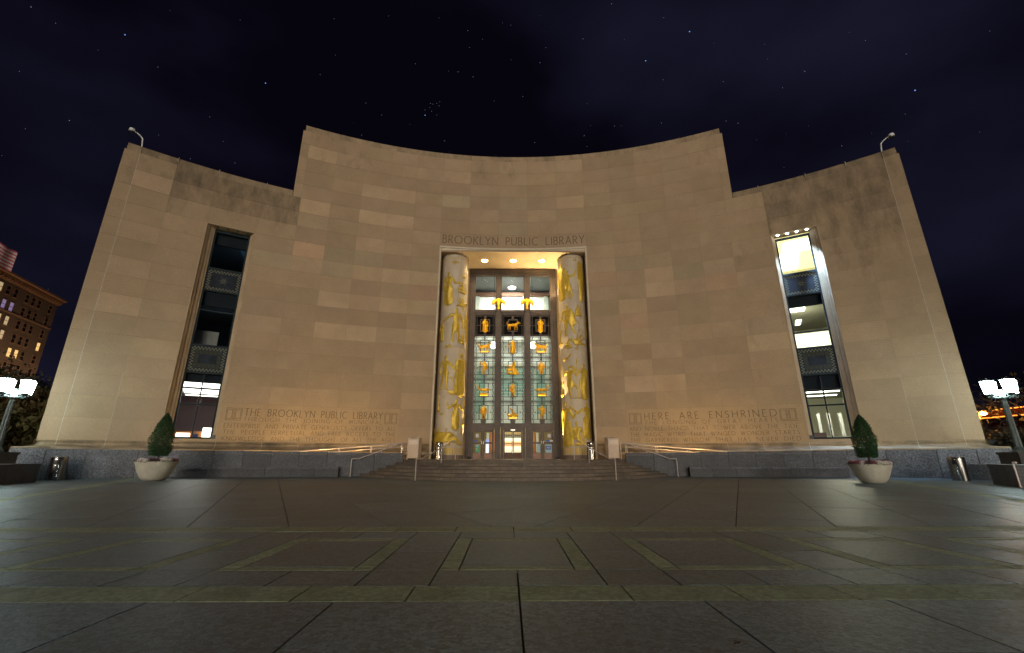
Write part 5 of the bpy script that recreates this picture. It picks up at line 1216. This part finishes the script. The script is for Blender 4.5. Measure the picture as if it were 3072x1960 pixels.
# vehicles seen past the ends of the building
def car(loc, rz, paint, label, h=1.5, van=False):
    o = thing('parked_van' if van else 'car', label, 'van' if van else 'car', loc, rz)
    if van: pr = [(-2.3, .35), (-2.3, 1.15), (-1.55, 1.35), (-1.2, 2.0), (2.3, 2.05), (2.35, .35)]
    else: pr = [(-2.2, .32), (-2.2, .78), (-1.1, .95), (-.5, 1.42), (1.1, 1.45), (1.75, 1.0), (2.2, .95), (2.25, .32)]
    g = MB(); n = len(pr); ws = [.86] * n
    v = [(x, -w * (.82 if z > 1.2 else 1), z) for (x, z), w in zip(pr, ws)] + [(x, w * (.82 if z > 1.2 else 1), z) for (x, z), w in zip(pr, ws)]
    g.add(v, [tuple(range(n))[::-1], tuple(n + k for k in range(n))] + [(k, (k+1) % n, n + (k+1) % n, n + k) for k in range(n)]); lchild('body', g, paint, o)
    for x in (-1.4, 1.4):
        for y in (-.80, .80):
            g = MB(); g.tube([(x, y - .1, .33), (x, y + .1, .33)], .33, 20); w = lchild('wheel', g, black, o); 
            g = MB(); g.tube([(x, y - .11, .33), (x, y + .11, .33)], .18, 12); lchild('rim', g, steel, w)
    for y in (-.62, .62):
        g = MB(); g.box(2.26, 2.36, y - .2, y + .2, .98 if van else .66, 1.5 if van else .86); lchild('tail_light', g, redl, o)
        g = MB(); g.box(-2.26, -2.18, y - .18, y + .18, .58, .76); lchild('headlight', g, whl, o)
    g = MB(); g.box(2.37, 2.40, -.3, .3, .60, .80); lchild('number_plate', g, whl if van else white, o)
    g = MB(); z = 1.12; g.box(-1.0 if van else -.55, 2.0 if van else 1.1, -.83, .83, z + .0, z + .28) if not van else g.box(-1.1, 2.1, -.79, .79, 1.35, 1.75); lchild('side_window', g, darkw, o)
    return o
redp = mat('red_car_paint', (.25, .02, .02), .3); wp = mat('pale_car_paint', (.5, .5, .52), .3); dp = mat('dark_car_paint', (.03, .03, .035), .3)
p = azp(48.05, 43); car(p, radians(-138), dp, 'dark van with red tail lights past the right wing corner', van=True)
p = azp(-47.35, 54); car(p, radians(-55), redp, 'red car with bright lights past the left wing corner'); p = azp(-48.6, 60); car(p, radians(-52), wp, 'pale car in the street behind the left lamp post')
lamp('POINT', 'traffic_light_glow', azp(-47.6, 49) + Vector((0, 0, 1.2)), 120, (1, .5, .3), .3)
# striped flag on a pole at the far left
FL = thing('flag', 'waving red and white striped flag high at the left edge', 'flag', azp(-53.0, 46))
g = MB(); g.tube([(0, 0, 0), (0, 0, 16.5)], [.09, .05], 10); lchild('flagpole', g, white, FL, smooth=True)
fm = {0: mat('flag_red', (.33, .05, .07), .8), 1: mat('flag_white', (.42, .38, .40), .8)}
fd = (azp(-50.2, 46) - azp(-53.0, 46)); fd.normalize(); fn = Vector((-fd.y, fd.x, 0))
for st in range(13):
    g = MB(); vs = []; fs = []; n = 28
    for k in range(n + 1):
        u = k / n; wv = .22 * sin(u * 9) * u; sag = -1.1 * u * u * .6 + .15 * sin(u * 8)
        for z in (15.9 - st*.12, 15.9 - (st+1)*.12): q = fd * (u * 1.75) + fn * wv; vs.append((q.x, q.y, z + sag * .7 - .3 * u))
    for k in range(n): fs.append((2*k, 2*k+1, 2*k+3, 2*k+2))
    g.add(vs, fs); lchild('stripe', g, fm[st % 2], FL, smooth=True)

# ================================================================== stars (small far lights on the sky)
g = MB(); rs = random.Random(11)
def star(az, tanel, r, Dd=1500):
    a = radians(az); d = Vector((sin(a), cos(a), tanel)).normalized(); c = d * Dd; u = d.orthogonal().normalized(); w = d.cross(u)
    g.add([c + u*r, c + w*r, c - u*r, c - w*r], [(0, 1, 2, 3)])
for k in range(230): star(rs.uniform(-62, 62), math.tan(radians(rs.uniform(24, 64))), rs.choice((.35, .45, .55, .7)) * 1.05)
for k in range(9): star(-12.2 + rs.gauss(0, .7), math.tan(radians(42.9 + rs.gauss(0, .6))), .6)
o = g.build('stars', emis('starlight', (.55, .68, 1), .55, (0, 0, 0))); o['kind'] = 'stuff'
g = MB(); star(-34.9, math.tan(radians(40.1)), 1.5); star(-48.8, math.tan(radians(38.4)), 1.4); star(-13.2, math.tan(radians(41.8)), 1.5); star(28.7, math.tan(radians(47.3)), 1.7); star(22, math.tan(radians(46.1)), 1.6); star(49.7, math.tan(radians(33.4)), 1.6)
o = g.build('bright_stars', emis('blue_starlight', (.22, .4, 1), 1.0, (0, 0, 0))); o['kind'] = 'stuff'
